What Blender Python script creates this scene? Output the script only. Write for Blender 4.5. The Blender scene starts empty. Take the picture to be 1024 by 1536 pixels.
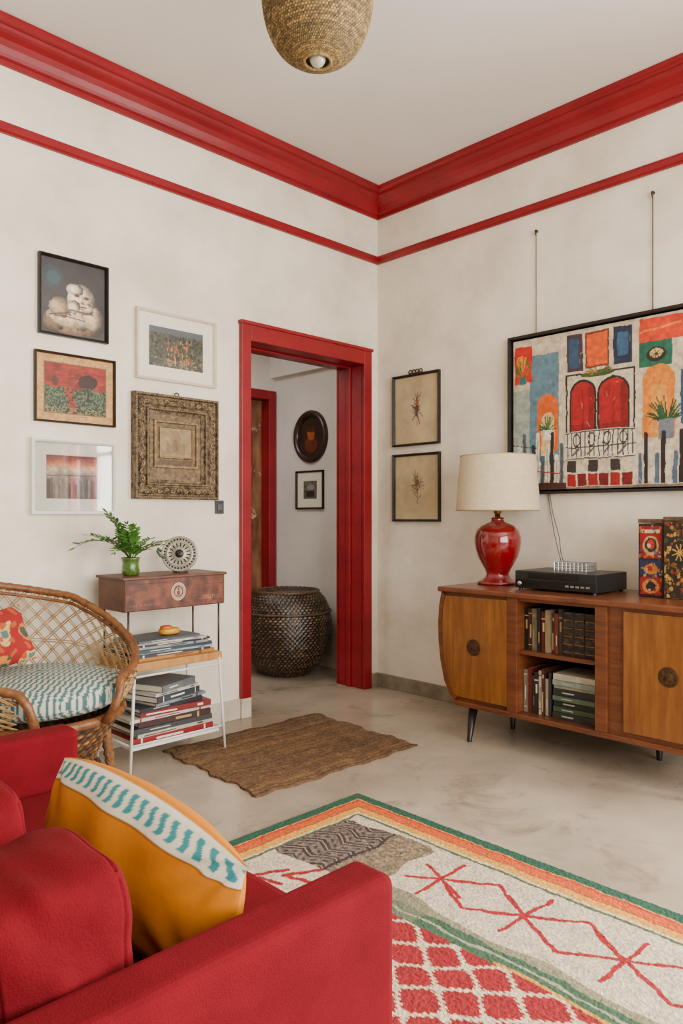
import bpy, bmesh, math, random
import numpy as np
from mathutils import Vector, Matrix, noise as mnoise
random.seed(7); rng=np.random.default_rng(7)
D=bpy.data; SC=bpy.context.scene; COL=SC.collection

def lin(c):
    return tuple(((v/255)/12.92 if v/255<=0.04045 else ((v/255+0.055)/1.055)**2.4) for v in c)
def linc(c): return (*lin(c),1.0)

# ---------------------------------------------------------------- materials
MATS={}
def mat(name,c1,c2=None,rough=.6,metal=0,scale=8,bump=0,bscale=60,stretch=(1,1,1),detail=5,trans=0,coat=0,sheen=0,bstretch=None,ior=1.45,contrast=None,stain=None,bdist=.01,spec=.5):
    if name in MATS: return MATS[name]
    m=D.materials.new(name); m.use_nodes=True; nt=m.node_tree; N=nt.nodes; L=nt.links
    b=N['Principled BSDF']
    b.inputs['Roughness'].default_value=rough; b.inputs['Metallic'].default_value=metal
    b.inputs['IOR'].default_value=ior; b.inputs['Specular IOR Level'].default_value=spec
    b.inputs['Transmission Weight'].default_value=trans
    b.inputs['Coat Weight'].default_value=coat; b.inputs['Coat Roughness'].default_value=.15
    b.inputs['Sheen Weight'].default_value=sheen
    tc=N.new('ShaderNodeTexCoord'); mp=N.new('ShaderNodeMapping'); mp.inputs['Scale'].default_value=stretch
    L.new(tc.outputs['Object'],mp.inputs['Vector'])
    no=N.new('ShaderNodeTexNoise'); no.inputs['Scale'].default_value=scale; no.inputs['Detail'].default_value=detail; no.inputs['Roughness'].default_value=.6
    L.new(mp.outputs[0],no.inputs['Vector'])
    cr=N.new('ShaderNodeValToRGB'); lo,hi=contrast or (.3,.7)
    cr.color_ramp.elements[0].position=lo; cr.color_ramp.elements[1].position=hi
    cr.color_ramp.elements[0].color=linc(c1); cr.color_ramp.elements[1].color=linc(c2 or c1)
    L.new(no.outputs['Fac'],cr.inputs['Fac']); out=cr.outputs['Color']
    if stain:
        sc_,scol,slo,shi=stain
        n3=N.new('ShaderNodeTexNoise'); n3.inputs['Scale'].default_value=sc_; n3.inputs['Detail'].default_value=9; n3.inputs['Roughness'].default_value=.7; n3.inputs['Distortion'].default_value=.6
        L.new(tc.outputs['Object'],n3.inputs['Vector'])
        r3=N.new('ShaderNodeValToRGB'); r3.color_ramp.elements[0].position=slo; r3.color_ramp.elements[1].position=shi
        r3.color_ramp.elements[0].color=(0,0,0,1); r3.color_ramp.elements[1].color=(1,1,1,1)
        L.new(n3.outputs['Fac'],r3.inputs['Fac'])
        mx=N.new('ShaderNodeMix'); mx.data_type='RGBA'; mx.inputs['B'].default_value=linc(scol)
        L.new(r3.outputs['Color'],mx.inputs['Factor']); L.new(out,mx.inputs['A']); out=mx.outputs['Result']
    L.new(out,b.inputs['Base Color'])
    if bump:
        mp2=N.new('ShaderNodeMapping'); mp2.inputs['Scale'].default_value=bstretch or stretch
        L.new(tc.outputs['Object'],mp2.inputs['Vector'])
        n2=N.new('ShaderNodeTexNoise'); n2.inputs['Scale'].default_value=bscale; n2.inputs['Detail'].default_value=4
        L.new(mp2.outputs[0],n2.inputs['Vector'])
        bp=N.new('ShaderNodeBump'); bp.inputs['Strength'].default_value=bump; bp.inputs['Distance'].default_value=bdist
        L.new(n2.outputs['Fac'],bp.inputs['Height']); L.new(bp.outputs['Normal'],b.inputs['Normal'])
    MATS[name]=m; return m
def cmat(name,rough=.6,bump=0,bscale=200,coat=0,spec=.5):
    if name in MATS: return MATS[name]
    m=D.materials.new(name); m.use_nodes=True; nt=m.node_tree; N=nt.nodes; L=nt.links
    b=N['Principled BSDF']; b.inputs['Roughness'].default_value=rough; b.inputs['Coat Weight'].default_value=coat
    b.inputs['Coat Roughness'].default_value=.05; b.inputs['Specular IOR Level'].default_value=spec
    a=N.new('ShaderNodeAttribute'); a.attribute_name='Col'
    L.new(a.outputs['Color'],b.inputs['Base Color'])
    if bump:
        tc=N.new('ShaderNodeTexCoord'); n2=N.new('ShaderNodeTexNoise'); n2.inputs['Scale'].default_value=bscale
        L.new(tc.outputs['Object'],n2.inputs['Vector'])
        bp=N.new('ShaderNodeBump'); bp.inputs['Strength'].default_value=bump; bp.inputs['Distance'].default_value=.005
        L.new(n2.outputs['Fac'],bp.inputs['Height']); L.new(bp.outputs['Normal'],b.inputs['Normal'])
    MATS[name]=m; return m
def grade(c,sat=1.2,dark=.93):
    c=np.clip(c,0,255)/255; g=c.mean(-1,keepdims=True); c=np.clip((g+(c-g)*sat)*dark,0,1)
    return np.where(c<=.04045,c/12.92,((c+.055)/1.055)**2.4)
def setcol(me,c,**k):
    n=len(me.vertices); c=grade(c,**k)
    at=me.color_attributes.new(name='Col',type='FLOAT_COLOR',domain='POINT'); at.data.foreach_set('color',np.concatenate([c,np.ones((n,1))],1).reshape(-1).astype(np.float32))

# ---------------------------------------------------------------- builders
def wloc(o):
    v=Vector((0,0,0))
    while o is not None:
        v=v+Vector(o.location); o=o.parent
    return v
def finish(o,parent,label,cat,group,kind):
    COL.objects.link(o)
    if label: o['label']=label
    if cat: o['category']=cat
    if group: o['group']=group
    if kind: o['kind']=kind
def thing(name,label,cat,loc,group=None):
    o=D.objects.new(name,None); o.location=loc; o.empty_display_size=.1
    finish(o,None,label,cat,group,None); return o
def mkobj(name,V,F,mats,parent=None,I=None,smooth=False,M=None,label=None,cat=None,group=None,kind=None,bevel=0,base=False):
    V=np.array(V,dtype=float).reshape(-1,3)
    if M is not None:
        A=np.array(M); V=V@A[:3,:3].T+A[:3,3]
    c=(V.max(0)+V.min(0))/2
    if base: c[2]=V[:,2].min()
    me=D.meshes.new(name)
    me.from_pydata((V-c).tolist(),[],F if isinstance(F,list) else F.tolist())
    for m in mats: me.materials.append(m)
    if I is not None and len(I): me.polygons.foreach_set('material_index',np.array(I,dtype=np.int32))
    if smooth: me.polygons.foreach_set('use_smooth',np.ones(len(me.polygons),dtype=bool))
    me.update()
    o=D.objects.new(name,me)
    pl=wloc(parent) if parent else Vector((0,0,0))
    o.location=Vector(c)-pl
    if parent: o.parent=parent
    if bevel:
        b=o.modifiers.new('Bevel','BEVEL'); b.width=bevel; b.segments=4 if bevel>.01 else 2; b.limit_method='ANGLE'; b.angle_limit=math.radians(40)
    finish(o,parent,label,cat,group,kind)
    return o
class MB:
    def __init__(s): s.V=[];s.F=[];s.I=[]
    def add(s,v,f,mi=0):
        n=len(s.V); s.V+= [tuple(p) for p in v]; s.F+=[tuple(i+n for i in q) for q in f]; s.I+=[mi]*len(f); return s
    def box(s,a,b,mi=0,M=None):
        x0,y0,z0=[min(p,q) for p,q in zip(a,b)]; x1,y1,z1=[max(p,q) for p,q in zip(a,b)]
        v=[(x0,y0,z0),(x1,y0,z0),(x1,y1,z0),(x0,y1,z0),(x0,y0,z1),(x1,y0,z1),(x1,y1,z1),(x0,y1,z1)]
        if M is not None: v=[tuple(M@Vector(p)) for p in v]
        return s.add(v,[(0,3,2,1),(4,5,6,7),(0,1,5,4),(1,2,6,5),(2,3,7,6),(3,0,4,7)],mi)
    def tube(s,pts,r,mi=0,n=8,closed=False):
        P=[Vector(p) for p in pts]; m=len(P); R=r if isinstance(r,(list,tuple)) else [r]*m
        v=[];f=[]; prev=None
        for i,p in enumerate(P):
            if closed: t=P[(i+1)%m]-P[i-1]
            else: t=P[min(i+1,m-1)]-P[max(i-1,0)]
            t.normalize()
            if prev is None:
                u=t.orthogonal().normalized()
            else:
                u=prev-t*prev.dot(t)
                u=u.normalized() if u.length>1e-6 else t.orthogonal().normalized()
            prev=u; w=t.cross(u)
            for k in range(n):
                a=2*math.pi*k/n; v.append(p+(u*math.cos(a)+w*math.sin(a))*R[i])
        for i in range(m if closed else m-1):
            j=(i+1)%m
            for k in range(n):
                k2=(k+1)%n; f.append((i*n+k,i*n+k2,j*n+k2,j*n+k))
        if not closed:
            f.append(tuple(range(n-1,-1,-1))); f.append(tuple((m-1)*n+k for k in range(n)))
        return s.add(v,f,mi)
    def lathe(s,prof,c=(0,0,0),mi=0,n=40,M=None,disp=None,cap=True):
        v=[];f=[]
        for j,(r,z) in enumerate(prof):
            for k in range(n):
                a=2*math.pi*k/n; rr=r+(disp(j,k) if disp else 0)
                p=Vector((rr*math.cos(a),rr*math.sin(a),z))
                if M is not None: p=M@p
                v.append(p+Vector(c))
        for j in range(len(prof)-1):
            for k in range(n):
                k2=(k+1)%n; f.append((j*n+k,j*n+k2,(j+1)*n+k2,(j+1)*n+k))
        if cap:
            f.append(tuple(range(n-1,-1,-1))); q=(len(prof)-1)*n; f.append(tuple(q+k for k in range(n)))
        return s.add(v,f,mi)
    def prism(s,poly,ext,mi=0):
        n=len(poly); e=Vector(ext); P=[Vector(p) for p in poly]
        v=P+[p+e for p in P]
        f=[tuple(range(n-1,-1,-1)),tuple(range(n,2*n))]+[(i,(i+1)%n,(i+1)%n+n,i+n) for i in range(n)]
        return s.add(v,f,mi)
    def sell(s,c,r,e1=.4,e2=.4,nu=48,nv=24,M=None,mi=0):
        pw=lambda a,e: math.copysign(abs(a)**e,a)
        v=[];f=[]
        for j in range(nv+1):
            ph=-math.pi/2+math.pi*j/nv
            for k in range(nu):
                th=2*math.pi*k/nu
                p=Vector((r[0]*pw(math.cos(ph),e1)*pw(math.cos(th),e2),r[1]*pw(math.cos(ph),e1)*pw(math.sin(th),e2),r[2]*pw(math.sin(ph),e1)))
                if M is not None: p=M@p
                v.append(p+Vector(c))
        for j in range(nv):
            for k in range(nu):
                k2=(k+1)%nu; f.append((j*nu+k,j*nu+k2,(j+1)*nu+k2,(j+1)*nu+k))
        return s.add(v,f,mi)
    def obj(s,name,mats,parent=None,**kw):
        if not isinstance(mats,(list,tuple)): mats=[mats]
        return mkobj(name,s.V,s.F,mats,parent,I=s.I,**kw)

class Canvas:
    def __init__(s,w,h,res,bg):
        s.w,s.h=w,h; s.nx=max(2,int(w/res)+1); s.ny=max(2,int(h/res)+1)
        s.X,s.Y=np.meshgrid(np.linspace(0,w,s.nx),np.linspace(0,h,s.ny))
        s.img=np.zeros((s.ny,s.nx,3)); s.img[:]=bg
    def put(s,m,c,a=1.0): s.img[m]=s.img[m]*(1-a)+np.array(c)*a
    def rect(s,x0,y0,x1,y1,c,a=1): s.put((s.X>=x0)&(s.X<=x1)&(s.Y>=y0)&(s.Y<=y1),c,a)
    def ell(s,cx,cy,rx,ry,c,a=1): s.put(((s.X-cx)/rx)**2+((s.Y-cy)/ry)**2<1,c,a)
    def ring(s,cx,cy,rx,ry,w,c):
        q=np.sqrt(((s.X-cx)/rx)**2+((s.Y-cy)/ry)**2); s.put(abs(q-1)<w,c)
    def arch(s,x0,x1,y0,y1,c,a=1):
        r=(x1-x0)/2; s.rect(x0,y0,x1,y1-r,c,a); s.put((((s.X-(x0+x1)/2)/r)**2+((s.Y-(y1-r))/r)**2<1)&(s.Y>=y1-r),c,a)
    def line(s,x0,y0,x1,y1,w,c,a=1):
        dx,dy=x1-x0,y1-y0; L=dx*dx+dy*dy+1e-12
        t=np.clip(((s.X-x0)*dx+(s.Y-y0)*dy)/L,0,1)
        s.put((s.X-x0-t*dx)**2+(s.Y-y0-t*dy)**2<(w/2)**2,c,a)
    def sn(s,scale,seed=0):
        r=np.random.default_rng(seed); gx=int(s.w/scale)+3; gy=int(s.h/scale)+3; g=r.random((gy,gx))
        fx=s.X/scale; fy=s.Y/scale; i=fx.astype(int); j=fy.astype(int); u=fx-i; v=fy-j
        u=u*u*(3-2*u); v=v*v*(3-2*v)
        return (g[j,i]*(1-u)+g[j,i+1]*u)*(1-v)+(g[j+1,i]*(1-u)+g[j+1,i+1]*u)*v
    def fbm(s,scale,seed=0): return (s.sn(scale,seed)*.5+s.sn(scale/2,seed+1)*.3+s.sn(scale/4,seed+2)*.2)
    def mottle(s,amt,scale,seed=3):
        s.img*= (1+amt*(s.fbm(scale,seed)[...,None]-.5)*2)
    def warp(s,amt,scale,seed):
        ox=(s.fbm(scale,seed)-.5)*2*amt/(s.w/s.nx); oy=(s.fbm(scale,seed+9)-.5)*2*amt/(s.h/s.ny)
        jj,ii=np.mgrid[0:s.ny,0:s.nx]
        s.img=s.img[np.clip(jj+oy,0,s.ny-1).astype(int),np.clip(ii+ox,0,s.nx-1).astype(int)]
    def blur(s,n=1):
        for _ in range(n):
            p=np.pad(s.img,((1,1),(1,1),(0,0)),'edge'); s.img=(p[:-2,1:-1]+p[2:,1:-1]+p[1:-1,:-2]+p[1:-1,2:]+p[1:-1,1:-1]*2)/6
def panel(name,cv,O,ux,uy,mt,parent=None,dz=None,nrm=None,**kw):
    O,ux,uy=np.array(O),np.array(ux),np.array(uy)
    V=O+cv.X[...,None]*ux+cv.Y[...,None]*uy
    if dz is not None: V=V+dz[...,None]*np.array(nrm)
    V=V.reshape(-1,3)
    idx=np.arange(cv.nx*cv.ny).reshape(cv.ny,cv.nx)
    F=np.stack([idx[:-1,:-1],idx[:-1,1:],idx[1:,1:],idx[1:,:-1]],-1).reshape(-1,4)
    o=mkobj(name,V,F,[mt],parent,**kw)
    setcol(o.data,cv.img.reshape(-1,3))
    return o
# woven lathe surface: over-under strands, valleys painted darker as recess shade, tone varied at random
def woven(name,prof,c,n,per,amp,dark,light,mt,parent,cap=False,inner=None,seed=1):
    b=MB(); r=np.random.default_rng(seed)
    def dv(j,k):
        if j%2: return -.6
        return math.cos(2*math.pi*k/per+math.pi*((j//2)%2))
    b.lathe(prof,c,n=n,disp=lambda j,k: amp*dv(j,k),cap=cap)
    nmain=len(prof)*n
    col=np.zeros((nmain,3))
    dk,lt=np.array(dark,float),np.array(light,float)
    rowv=r.uniform(.8,1.15,len(prof)//2+2)
    for j in range(len(prof)):
        ph=np.arange(n)
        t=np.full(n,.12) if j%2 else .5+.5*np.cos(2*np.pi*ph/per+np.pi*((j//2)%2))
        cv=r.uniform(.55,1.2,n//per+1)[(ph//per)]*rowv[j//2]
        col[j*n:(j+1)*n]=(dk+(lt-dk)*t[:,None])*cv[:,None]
    if inner is not None:
        b.lathe(inner,c,n=48,cap=False)
    o=b.obj(name,[mt],parent,smooth=True)
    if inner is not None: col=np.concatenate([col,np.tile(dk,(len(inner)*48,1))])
    setcol(o.data,col); return o

# ---------------------------------------------------------------- base materials
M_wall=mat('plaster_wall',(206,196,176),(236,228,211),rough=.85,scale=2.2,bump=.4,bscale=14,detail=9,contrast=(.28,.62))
M_wallo=mat('plaster_wall_low_bounce',(146,135,116),(164,153,134),rough=.9,scale=2.2)  # unseen walls toned darker to cut bounced light and raise contrast
M_ceil=mat('ceiling_paint',(214,210,205),(222,219,214),rough=.9,scale=1.5)
M_hall=mat('hall_plaster',(206,200,193),(222,217,210),rough=.85,scale=2,bump=.15,bscale=12)
M_floor=mat('polished_concrete',(138,125,107),(180,167,148),rough=.20,scale=1.3,bump=.05,bscale=24,detail=12,contrast=(.34,.66),stain=(3.2,(102,89,73),.54,.76))
M_red=mat('red_trim_paint',(116,8,20),(142,18,30),rough=.38,scale=5,bump=.15,bscale=30,stretch=(.4,.4,1))
M_base=mat('stone_baseboard',(108,100,80),(150,142,120),rough=.6,scale=12,bump=.1)
M_basew=mat('pale_baseboard',(176,166,144),(204,195,175),rough=.6,scale=10)
M_black=mat('black_frame',(18,16,15),(32,28,26),rough=.4,scale=20)
M_metalw=mat('white_metal',(215,212,205),(225,222,216),rough=.35,scale=10)
M_metald=mat('dark_metal',(60,52,42),(84,74,60),rough=.4,metal=.7,scale=20)
M_chrome=mat('chrome',(200,200,200),rough=.2,metal=1)
M_brass=mat('brass',(150,110,55),rough=.35,metal=.9)
M_glass=mat('clear_glass',(255,255,255),rough=.03,trans=1,ior=1.45)
M_pages=mat('pages',(196,186,162),(218,209,188),rough=.8,scale=60,stretch=(1,1,6))
M_paint=cmat('painted_surface',rough=.6,bump=.12,bscale=120)
M_print=cmat('glazed_print',rough=.35,coat=.35)
M_printm=cmat('matte_print',rough=.6)

# ---------------------------------------------------------------- ROOM
XL,YF,H=-5.2,-5.2,3.12
def struct(mb,name,m,bevel=0): return mb.obj(name,m,kind='structure',bevel=bevel)
b=MB(); b.box((XL-.2,0,0),(-1.05,.2,H+.1)); b.box((-1.05,0,2.05),(-.13,.2,H+.1)); b.box((-.13,0,0),(0,.2,H+.1)); struct(b,'wall_back',M_wall)
b=MB(); b.box((0,-3.1,0),(.18,.2,H+.1)); b.box((0,YF-.2,0),(.18,-4.7,H+.1)); b.box((0,-4.7,0),(.18,-3.1,.3)); b.box((0,-4.7,2.5),(.18,-3.1,H+.1)); struct(b,'wall_right',M_wall)
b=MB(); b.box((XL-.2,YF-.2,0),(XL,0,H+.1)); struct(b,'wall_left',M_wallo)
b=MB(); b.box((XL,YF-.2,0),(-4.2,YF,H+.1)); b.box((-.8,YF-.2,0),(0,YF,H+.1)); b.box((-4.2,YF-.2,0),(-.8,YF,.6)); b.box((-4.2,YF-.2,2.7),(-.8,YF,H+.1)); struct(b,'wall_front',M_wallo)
b=MB(); b.box((XL-.2,YF-.2,-.1),(1.4,2.6,0)); struct(b,'floor',M_floor)
b=MB(); b.box((XL-.2,YF-.2,H),(.2,.0,H+.1)); struct(b,'ceiling',M_ceil)
# hallway
b=MB(); b.box((.18,.2,0),(.38,1.25,2.15)); b.box((.13,.2,2.15),(.38,1.25,2.7)); struct(b,'wall_hall_right',M_hall)
b=MB(); b.box((-4,1.25,0),(-.72,1.36,2.7)); b.box((-.72,1.25,2.0),(.12,1.36,2.7)); b.box((.12,1.25,0),(1.4,1.36,2.7)); struct(b,'wall_hall_back',M_hall)
b=MB(); b.box((-4.2,.2,0),(-4,1.36,2.7)); struct(b,'wall_hall_left',M_hall)
b=MB(); b.box((-4,.2,2.7),(.38,1.36,2.8)); struct(b,'ceiling_hall',M_ceil)
# crown moulding and picture rail
crown=[(0,2.975),(.014,2.975),(.016,2.995),(.03,3.0),(.034,3.012),(.045,3.035),(.062,3.055),(.085,3.068),(.1,3.072),(.103,3.086),(.122,3.09),(.13,3.098),(.13,3.12),(0,3.12)]
rail=[(0,2.69),(.016,2.69),(.026,2.698),(.026,2.722),(.016,2.728),(.016,2.737),(0,2.737)]
def run(prof,name,wall):
    n=len(prof)
    if wall=='back': a=[(XL+o,-o,z) for o,z in prof]; c=[(-o,-o,z) for o,z in prof]
    elif wall=='right': a=[(-o,YF+o,z) for o,z in prof]; c=[(-o,-o,z) for o,z in prof]
    elif wall=='left': a=[(XL+o,YF+o,z) for o,z in prof]; c=[(XL+o,-o,z) for o,z in prof]
    else: a=[(XL+o,YF+o,z) for o,z in prof]; c=[(-o,YF+o,z) for o,z in prof]
    b=MB(); b.add(a+c,[(i,(i+1)%n,(i+1)%n+n,i+n) for i in range(n)]+[tuple(range(n)),tuple(range(2*n-1,n-1,-1))]); struct(b,name,M_red)
k=1
for w in ('back','right','left','front'):
    run(crown,'trim_%d'%k,w); k+=1
    if w in('back','right'): run(rail,'trim_%d'%k,w); k+=1
# baseboards
b=MB(); b.box((XL,-.018,0),(-1.095,0,.105)); b.box((-1.095,-.03,0),(-1.03,0,.105)); struct(b,'baseboard_back',M_basew,.003)
b=MB(); b.box((-.018,YF,0),(0,-.0,.085)); b.box((-.078,-.018,0),(-.018,0,.085)); struct(b,'baseboard_right',M_base,.003)
b=MB(); b.box((.165,.2,0),(.18,1.25,.08)); struct(b,'baseboard_hall',M_hall,.002)
# door frame (red)
b=MB()
b.box((-1.05,-.012,.0),(-1.03,.212,2.03)); b.box((-.15,-.012,0),(-.13,.212,2.03)); b.box((-1.05,-.012,2.03),(-.13,.212,2.05))
b.box((-1.093,-.028,.105),(-1.03,0,2.135)); b.box((-.15,-.028,0),(-.08,0,2.135)); b.box((-1.03,-.028,2.03),(-.15,0,2.135))
b.box((-1.1,-.036,2.115),(-.073,0,2.135))
b.box((-.162,.09,0),(-.15,.125,2.03)); b.box((-1.03,.09,2.018),(-.15,.125,2.03))
b.box((-1.11,.2,0),(-1.03,.225,2.11)); b.box((-.15,.2,0),(-.08,.225,2.11)); b.box((-1.03,.2,2.03),(-.15,.225,2.11))
struct(b,'door_1',M_red,.004)
M_old=mat('weathered_brown_door',(78,38,22),(150,106,70),rough=.55,scale=9,stretch=(1,1,.35),detail=9,bump=.4,bscale=30,contrast=(.38,.68),stain=(7,(196,170,136),.58,.66))
b=MB()
b.box((-.72,1.24,0),(-.7,1.37,2.0)); b.box((.10,1.24,0),(.12,1.37,1.98)); b.box((-.72,1.24,1.98),(.12,1.37,2.0))
b.box((-.78,1.225,0),(-.7,1.25,2.05)); b.box((.10,1.225,0),(.17,1.25,2.05)); b.box((-.7,1.225,1.98),(.10,1.25,2.05))
b.box((-.7,1.325,0),(.10,1.35,1.98),1)
for z0_,z1_ in ((.12,.55),(.66,1.02),(1.13,1.84)):
    for xa,xb in ((-.6,-.35),(-.25,.0)):
        b.box((xa,1.316,z0_),(xb,1.326,z1_),1)
b.box((.02,1.318,0),(.10,1.326,1.98),1)
struct(b,'door_2',[M_red,M_old],.004)
# windows (behind the viewer)
def window(name,axis,a0,a1,z0,z1,pos):
    b=MB()
    def bx(u0,u1,w0,w1,d=.05):
        if axis=='x': b.box((u0,pos-d,w0),(u1,pos+.02,w1))
        else: b.box((pos-.02,u0,w0),(pos+d,u1,w1))
    bx(a0,a1,z0,z0+.06); bx(a0,a1,z1-.06,z1); bx(a0,a0+.06,z0,z1); bx(a1-.06,a1,z0,z1)
    n=3
    for i in range(1,n): u=a0+(a1-a0)*i/n; bx(u-.02,u+.02,z0,z1,.04)
    bx(a0,a1,(z0+z1)/2+.3,(z0+z1)/2+.34,.04)
    struct(b,name,M_red,.004)
window('window_1','x',-4.2,-.8,.6,2.7,YF-.05)
window('window_2','y',-4.7,-3.1,.3,2.5,.08)

# ---------------------------------------------------------------- PICTURE FRAMES
def frame(name,label,O,ux,n,w,h,bw,dep,fm,cv=None,mount=0,mm=None,prof=None,glass=False,pm=None,cat='framed picture'):
    O=Vector(O);ux=Vector(ux);n=Vector(n);uz=Vector((0,0,1))
    M=Matrix.Identity(4)
    for i in range(3): M[i][0]=ux[i];M[i][1]=uz[i];M[i][2]=n[i];M[i][3]=O[i]
    base=O+ux*(w/2)
    T=thing(name,label,cat,base)
    prof=prof or [(0,0),(0,dep),(bw*.35,dep*1.12),(bw*.8,dep*.85),(bw,dep*.55),(bw,.001)]
    V=[];F=[]
    for ins,d in prof: V+=[(ins,ins,d),(w-ins,ins,d),(w-ins,h-ins,d),(ins,h-ins,d)]
    for j in range(len(prof)-1):
        for k in range(4):
            k2=(k+1)%4; F.append((j*4+k,j*4+k2,(j+1)*4+k2,(j+1)*4+k))
    F.append((3,2,1,0))
    mkobj('frame',V,F,[fm],T,M=M)
    if mount:
        V=[];F=[]
        for ins,d in [(0,dep*.3),(mount,dep*.3),(mount+.003,dep*.3-.002)]:
            V+=[(bw+ins,bw+ins,d),(w-bw-ins,bw+ins,d),(w-bw-ins,h-bw-ins,d),(bw+ins,h-bw-ins,d)]
        for j in range(2):
            for k in range(4):
                k2=(k+1)%4; F.append((j*4+k,j*4+k2,(j+1)*4+k2,(j+1)*4+k))
        mkobj('mount',V,F,[mm],T,M=M)
    if cv is not None:
        panel('picture',cv,O+ux*((w-cv.w)/2)+uz*((h-cv.h)/2)+n*(dep*.3-.0025 if mount else dep*.3),ux,uz,pm or M_print,T)
    if glass:
        g=dep*.5; mkobj('glass',[(bw,bw,g),(w-bw,bw,g),(w-bw,h-bw,g),(bw,h-bw,g),(bw,bw,g+.002),(w-bw,bw,g+.002),(w-bw,h-bw,g+.002),(bw,h-bw,g+.002)],[(0,3,2,1),(4,5,6,7),(0,1,5,4),(1,2,6,5),(2,3,7,6),(3,0,4,7)],[M_glass],T,M=M)
    return T
BW=dict(ux=(1,0,0),n=(0,-1,0)); RW=dict(ux=(0,-1,0),n=(-1,0,0))
M_cream=mat('cream_frame',(206,194,170),(222,212,190),rough=.5,scale=20)
M_whitef=mat('white_frame',(232,230,226),rough=.4)
M_mount=mat('ivory_mount',(220,213,195),(228,222,206),rough=.8,scale=30)
# 1 dark picture with pale sculpted face
w,h,bw=.321,.353,.012
c=Canvas(w-2*bw,h-2*bw,.0022,(34,32,32)); W_,H_=c.w,c.h
c.img*= (.6+.8*c.fbm(.05,1)[...,None])
c.ell(.05,.25,.05,.05,(28,62,70),.5); c.ell(.055,.245,.03,.03,(50,96,104),.4)
f=c.fbm(.022,5)
def blob(cx,cy,rx,ry,col,wb=.9):
    q=((c.X-cx)/rx)**2+((c.Y-cy)/ry)**2; m=q<1+wb*(f-.5); sh=(1.15-.65*q-.35*((c.X-cx)/rx)-.6*(f-.4))[m]
    c.img[m]=np.array(col)*np.clip(sh,.15,1.12)[:,None]
blob(.16,.035,.13,.035,(130,102,72)); blob(.06,.055,.05,.045,(110,86,58)); blob(.15,.08,.12,.05,(206,184,150)); blob(.09,.12,.055,.045,(176,152,118)); blob(.24,.095,.05,.06,(210,190,158)); blob(.185,.17,.068,.068,(226,208,180),.5); blob(.155,.21,.04,.025,(232,216,192)); blob(.215,.135,.03,.022,(225,205,178)); blob(.15,.13,.03,.03,(214,194,166))
for x,y in ((.163,.185),(.208,.18)): c.ell(x,y,.014,.008,(110,86,66)); c.ell(x,y-.001,.010,.004,(50,36,30))
c.line(.187,.182,.192,.158,.005,(150,124,98)); c.ell(.19,.155,.009,.006,(120,92,70)); c.line(.172,.138,.208,.136,.006,(84,50,40)); c.line(.178,.128,.204,.126,.004,(150,120,94)); c.line(.13,.115,.24,.11,.006,(90,70,52)); c.line(.09,.085,.2,.075,.005,(84,64,46)); c.line(.04,.08,.12,.1,.006,(70,52,38))
frame('framed_picture','black framed dark print of pale sculpted face',(-2.170,0,1.878),w=w,h=h,bw=bw,dep=.022,fm=M_black,cv=c,**BW)
# 2 landscape red sky in tan wooden slip
w,h,bw=.375,.31,.010
c=Canvas(w-2*bw,h-2*bw,.0022,(184,146,94)); 
c.img*=(.88+.24*c.sn(.008,21)[...,None]); c.mottle(.15,.05,2)
m=.032; W_,H_=c.w,c.h
msk=(c.X>m)&(c.X<W_-m)&(c.Y>m)&(c.Y<H_-m)
keep=c.img.copy()
sky=c.Y>.15+.008*np.sin(c.X*60); c.put(sky,(130,40,26)); c.img[sky]*= (.55+.8*c.fbm(.03,3)[sky])[:,None]
for i in range(90):
    x=.02+.32*random.random(); y=.16+.12*random.random(); c.line(x,y,x+.035,y+.004*random.random(),.003,random.choice([(104,36,26),(160,66,38),(84,28,22)]),.7)
gr=~sky; c.put(gr,(56,72,50)); tex=c.fbm(.006,8); c.img[gr]*=(.05+1.8*tex[gr])[:,None]
c.put(gr&(tex>.56),(112,124,90),.6); c.put(gr&(tex<.38),(24,30,24),.7)
c.put(gr&(abs(c.X-.17+.3*(c.Y-.04))<.02)&(tex>.47),(140,58,36)); c.put(gr&(c.Y<.06)&(tex>.5),(160,130,84),.6)
c.ell(.235,.185,.045,.03,(44,26,22)); c.ell(.215,.175,.03,.02,(50,30,24)); c.line(.235,.1,.235,.18,.01,(40,26,22)); c.ell(.08,.175,.014,.022,(70,38,24)); c.warp(.004,.02,4)
c.img[~msk]=keep[~msk]
c.put(msk&((c.X<m+.004)|(c.X>W_-m-.004)|(c.Y<m+.004)|(c.Y>H_-m-.004)),(110,78,44))
frame('framed_picture','dark edged tan wooden frame with red sky and green field',(-2.187,0,1.495),w=w,h=h,bw=bw,dep=.02,fm=mat('dark_brown_frame',(40,26,18),(56,38,26),rough=.5),cv=c,pm=M_printm,**BW)
# 3 white glazed hazy sunset over rooftops
w,h,bw=.389,.33,.016
c=Canvas(.25,.225,.0022,(132,118,102))
t=c.Y/.225
stops=[(0,(70,58,50)),(.12,(104,92,80)),(.35,(120,108,98)),(.55,(150,134,118)),(.66,(214,196,170)),(.72,(206,150,100)),(.8,(150,70,42)),(.9,(92,40,32)),(1.0,(64,32,30))]
for k_ in range(3): c.img[...,k_]=np.interp(t+.03*(c.fbm(.05,4)-.5),[s_[0] for s_ in stops],[s_[1][k_] for s_ in stops])
c.mottle(.35,.03,6)
for i in range(16): x=.004+i*.0155; hh=.04+.05*random.random(); c.rect(x,.02,x+.009,.03+hh,random.choice([(84,76,70),(150,142,130),(104,84,74)]),.55)
c.line(0,.175,.25,.18,.006,(176,96,60),.6); c.blur(3)
for i in range(24):
    x=.25*random.random(); hh=.07+.05*random.random(); c.rect(x,.0,x+.006+.01*random.random(),hh,random.choice([(60,50,46),(72,60,54),(150,138,122),(52,42,40)]),.55)
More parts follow.
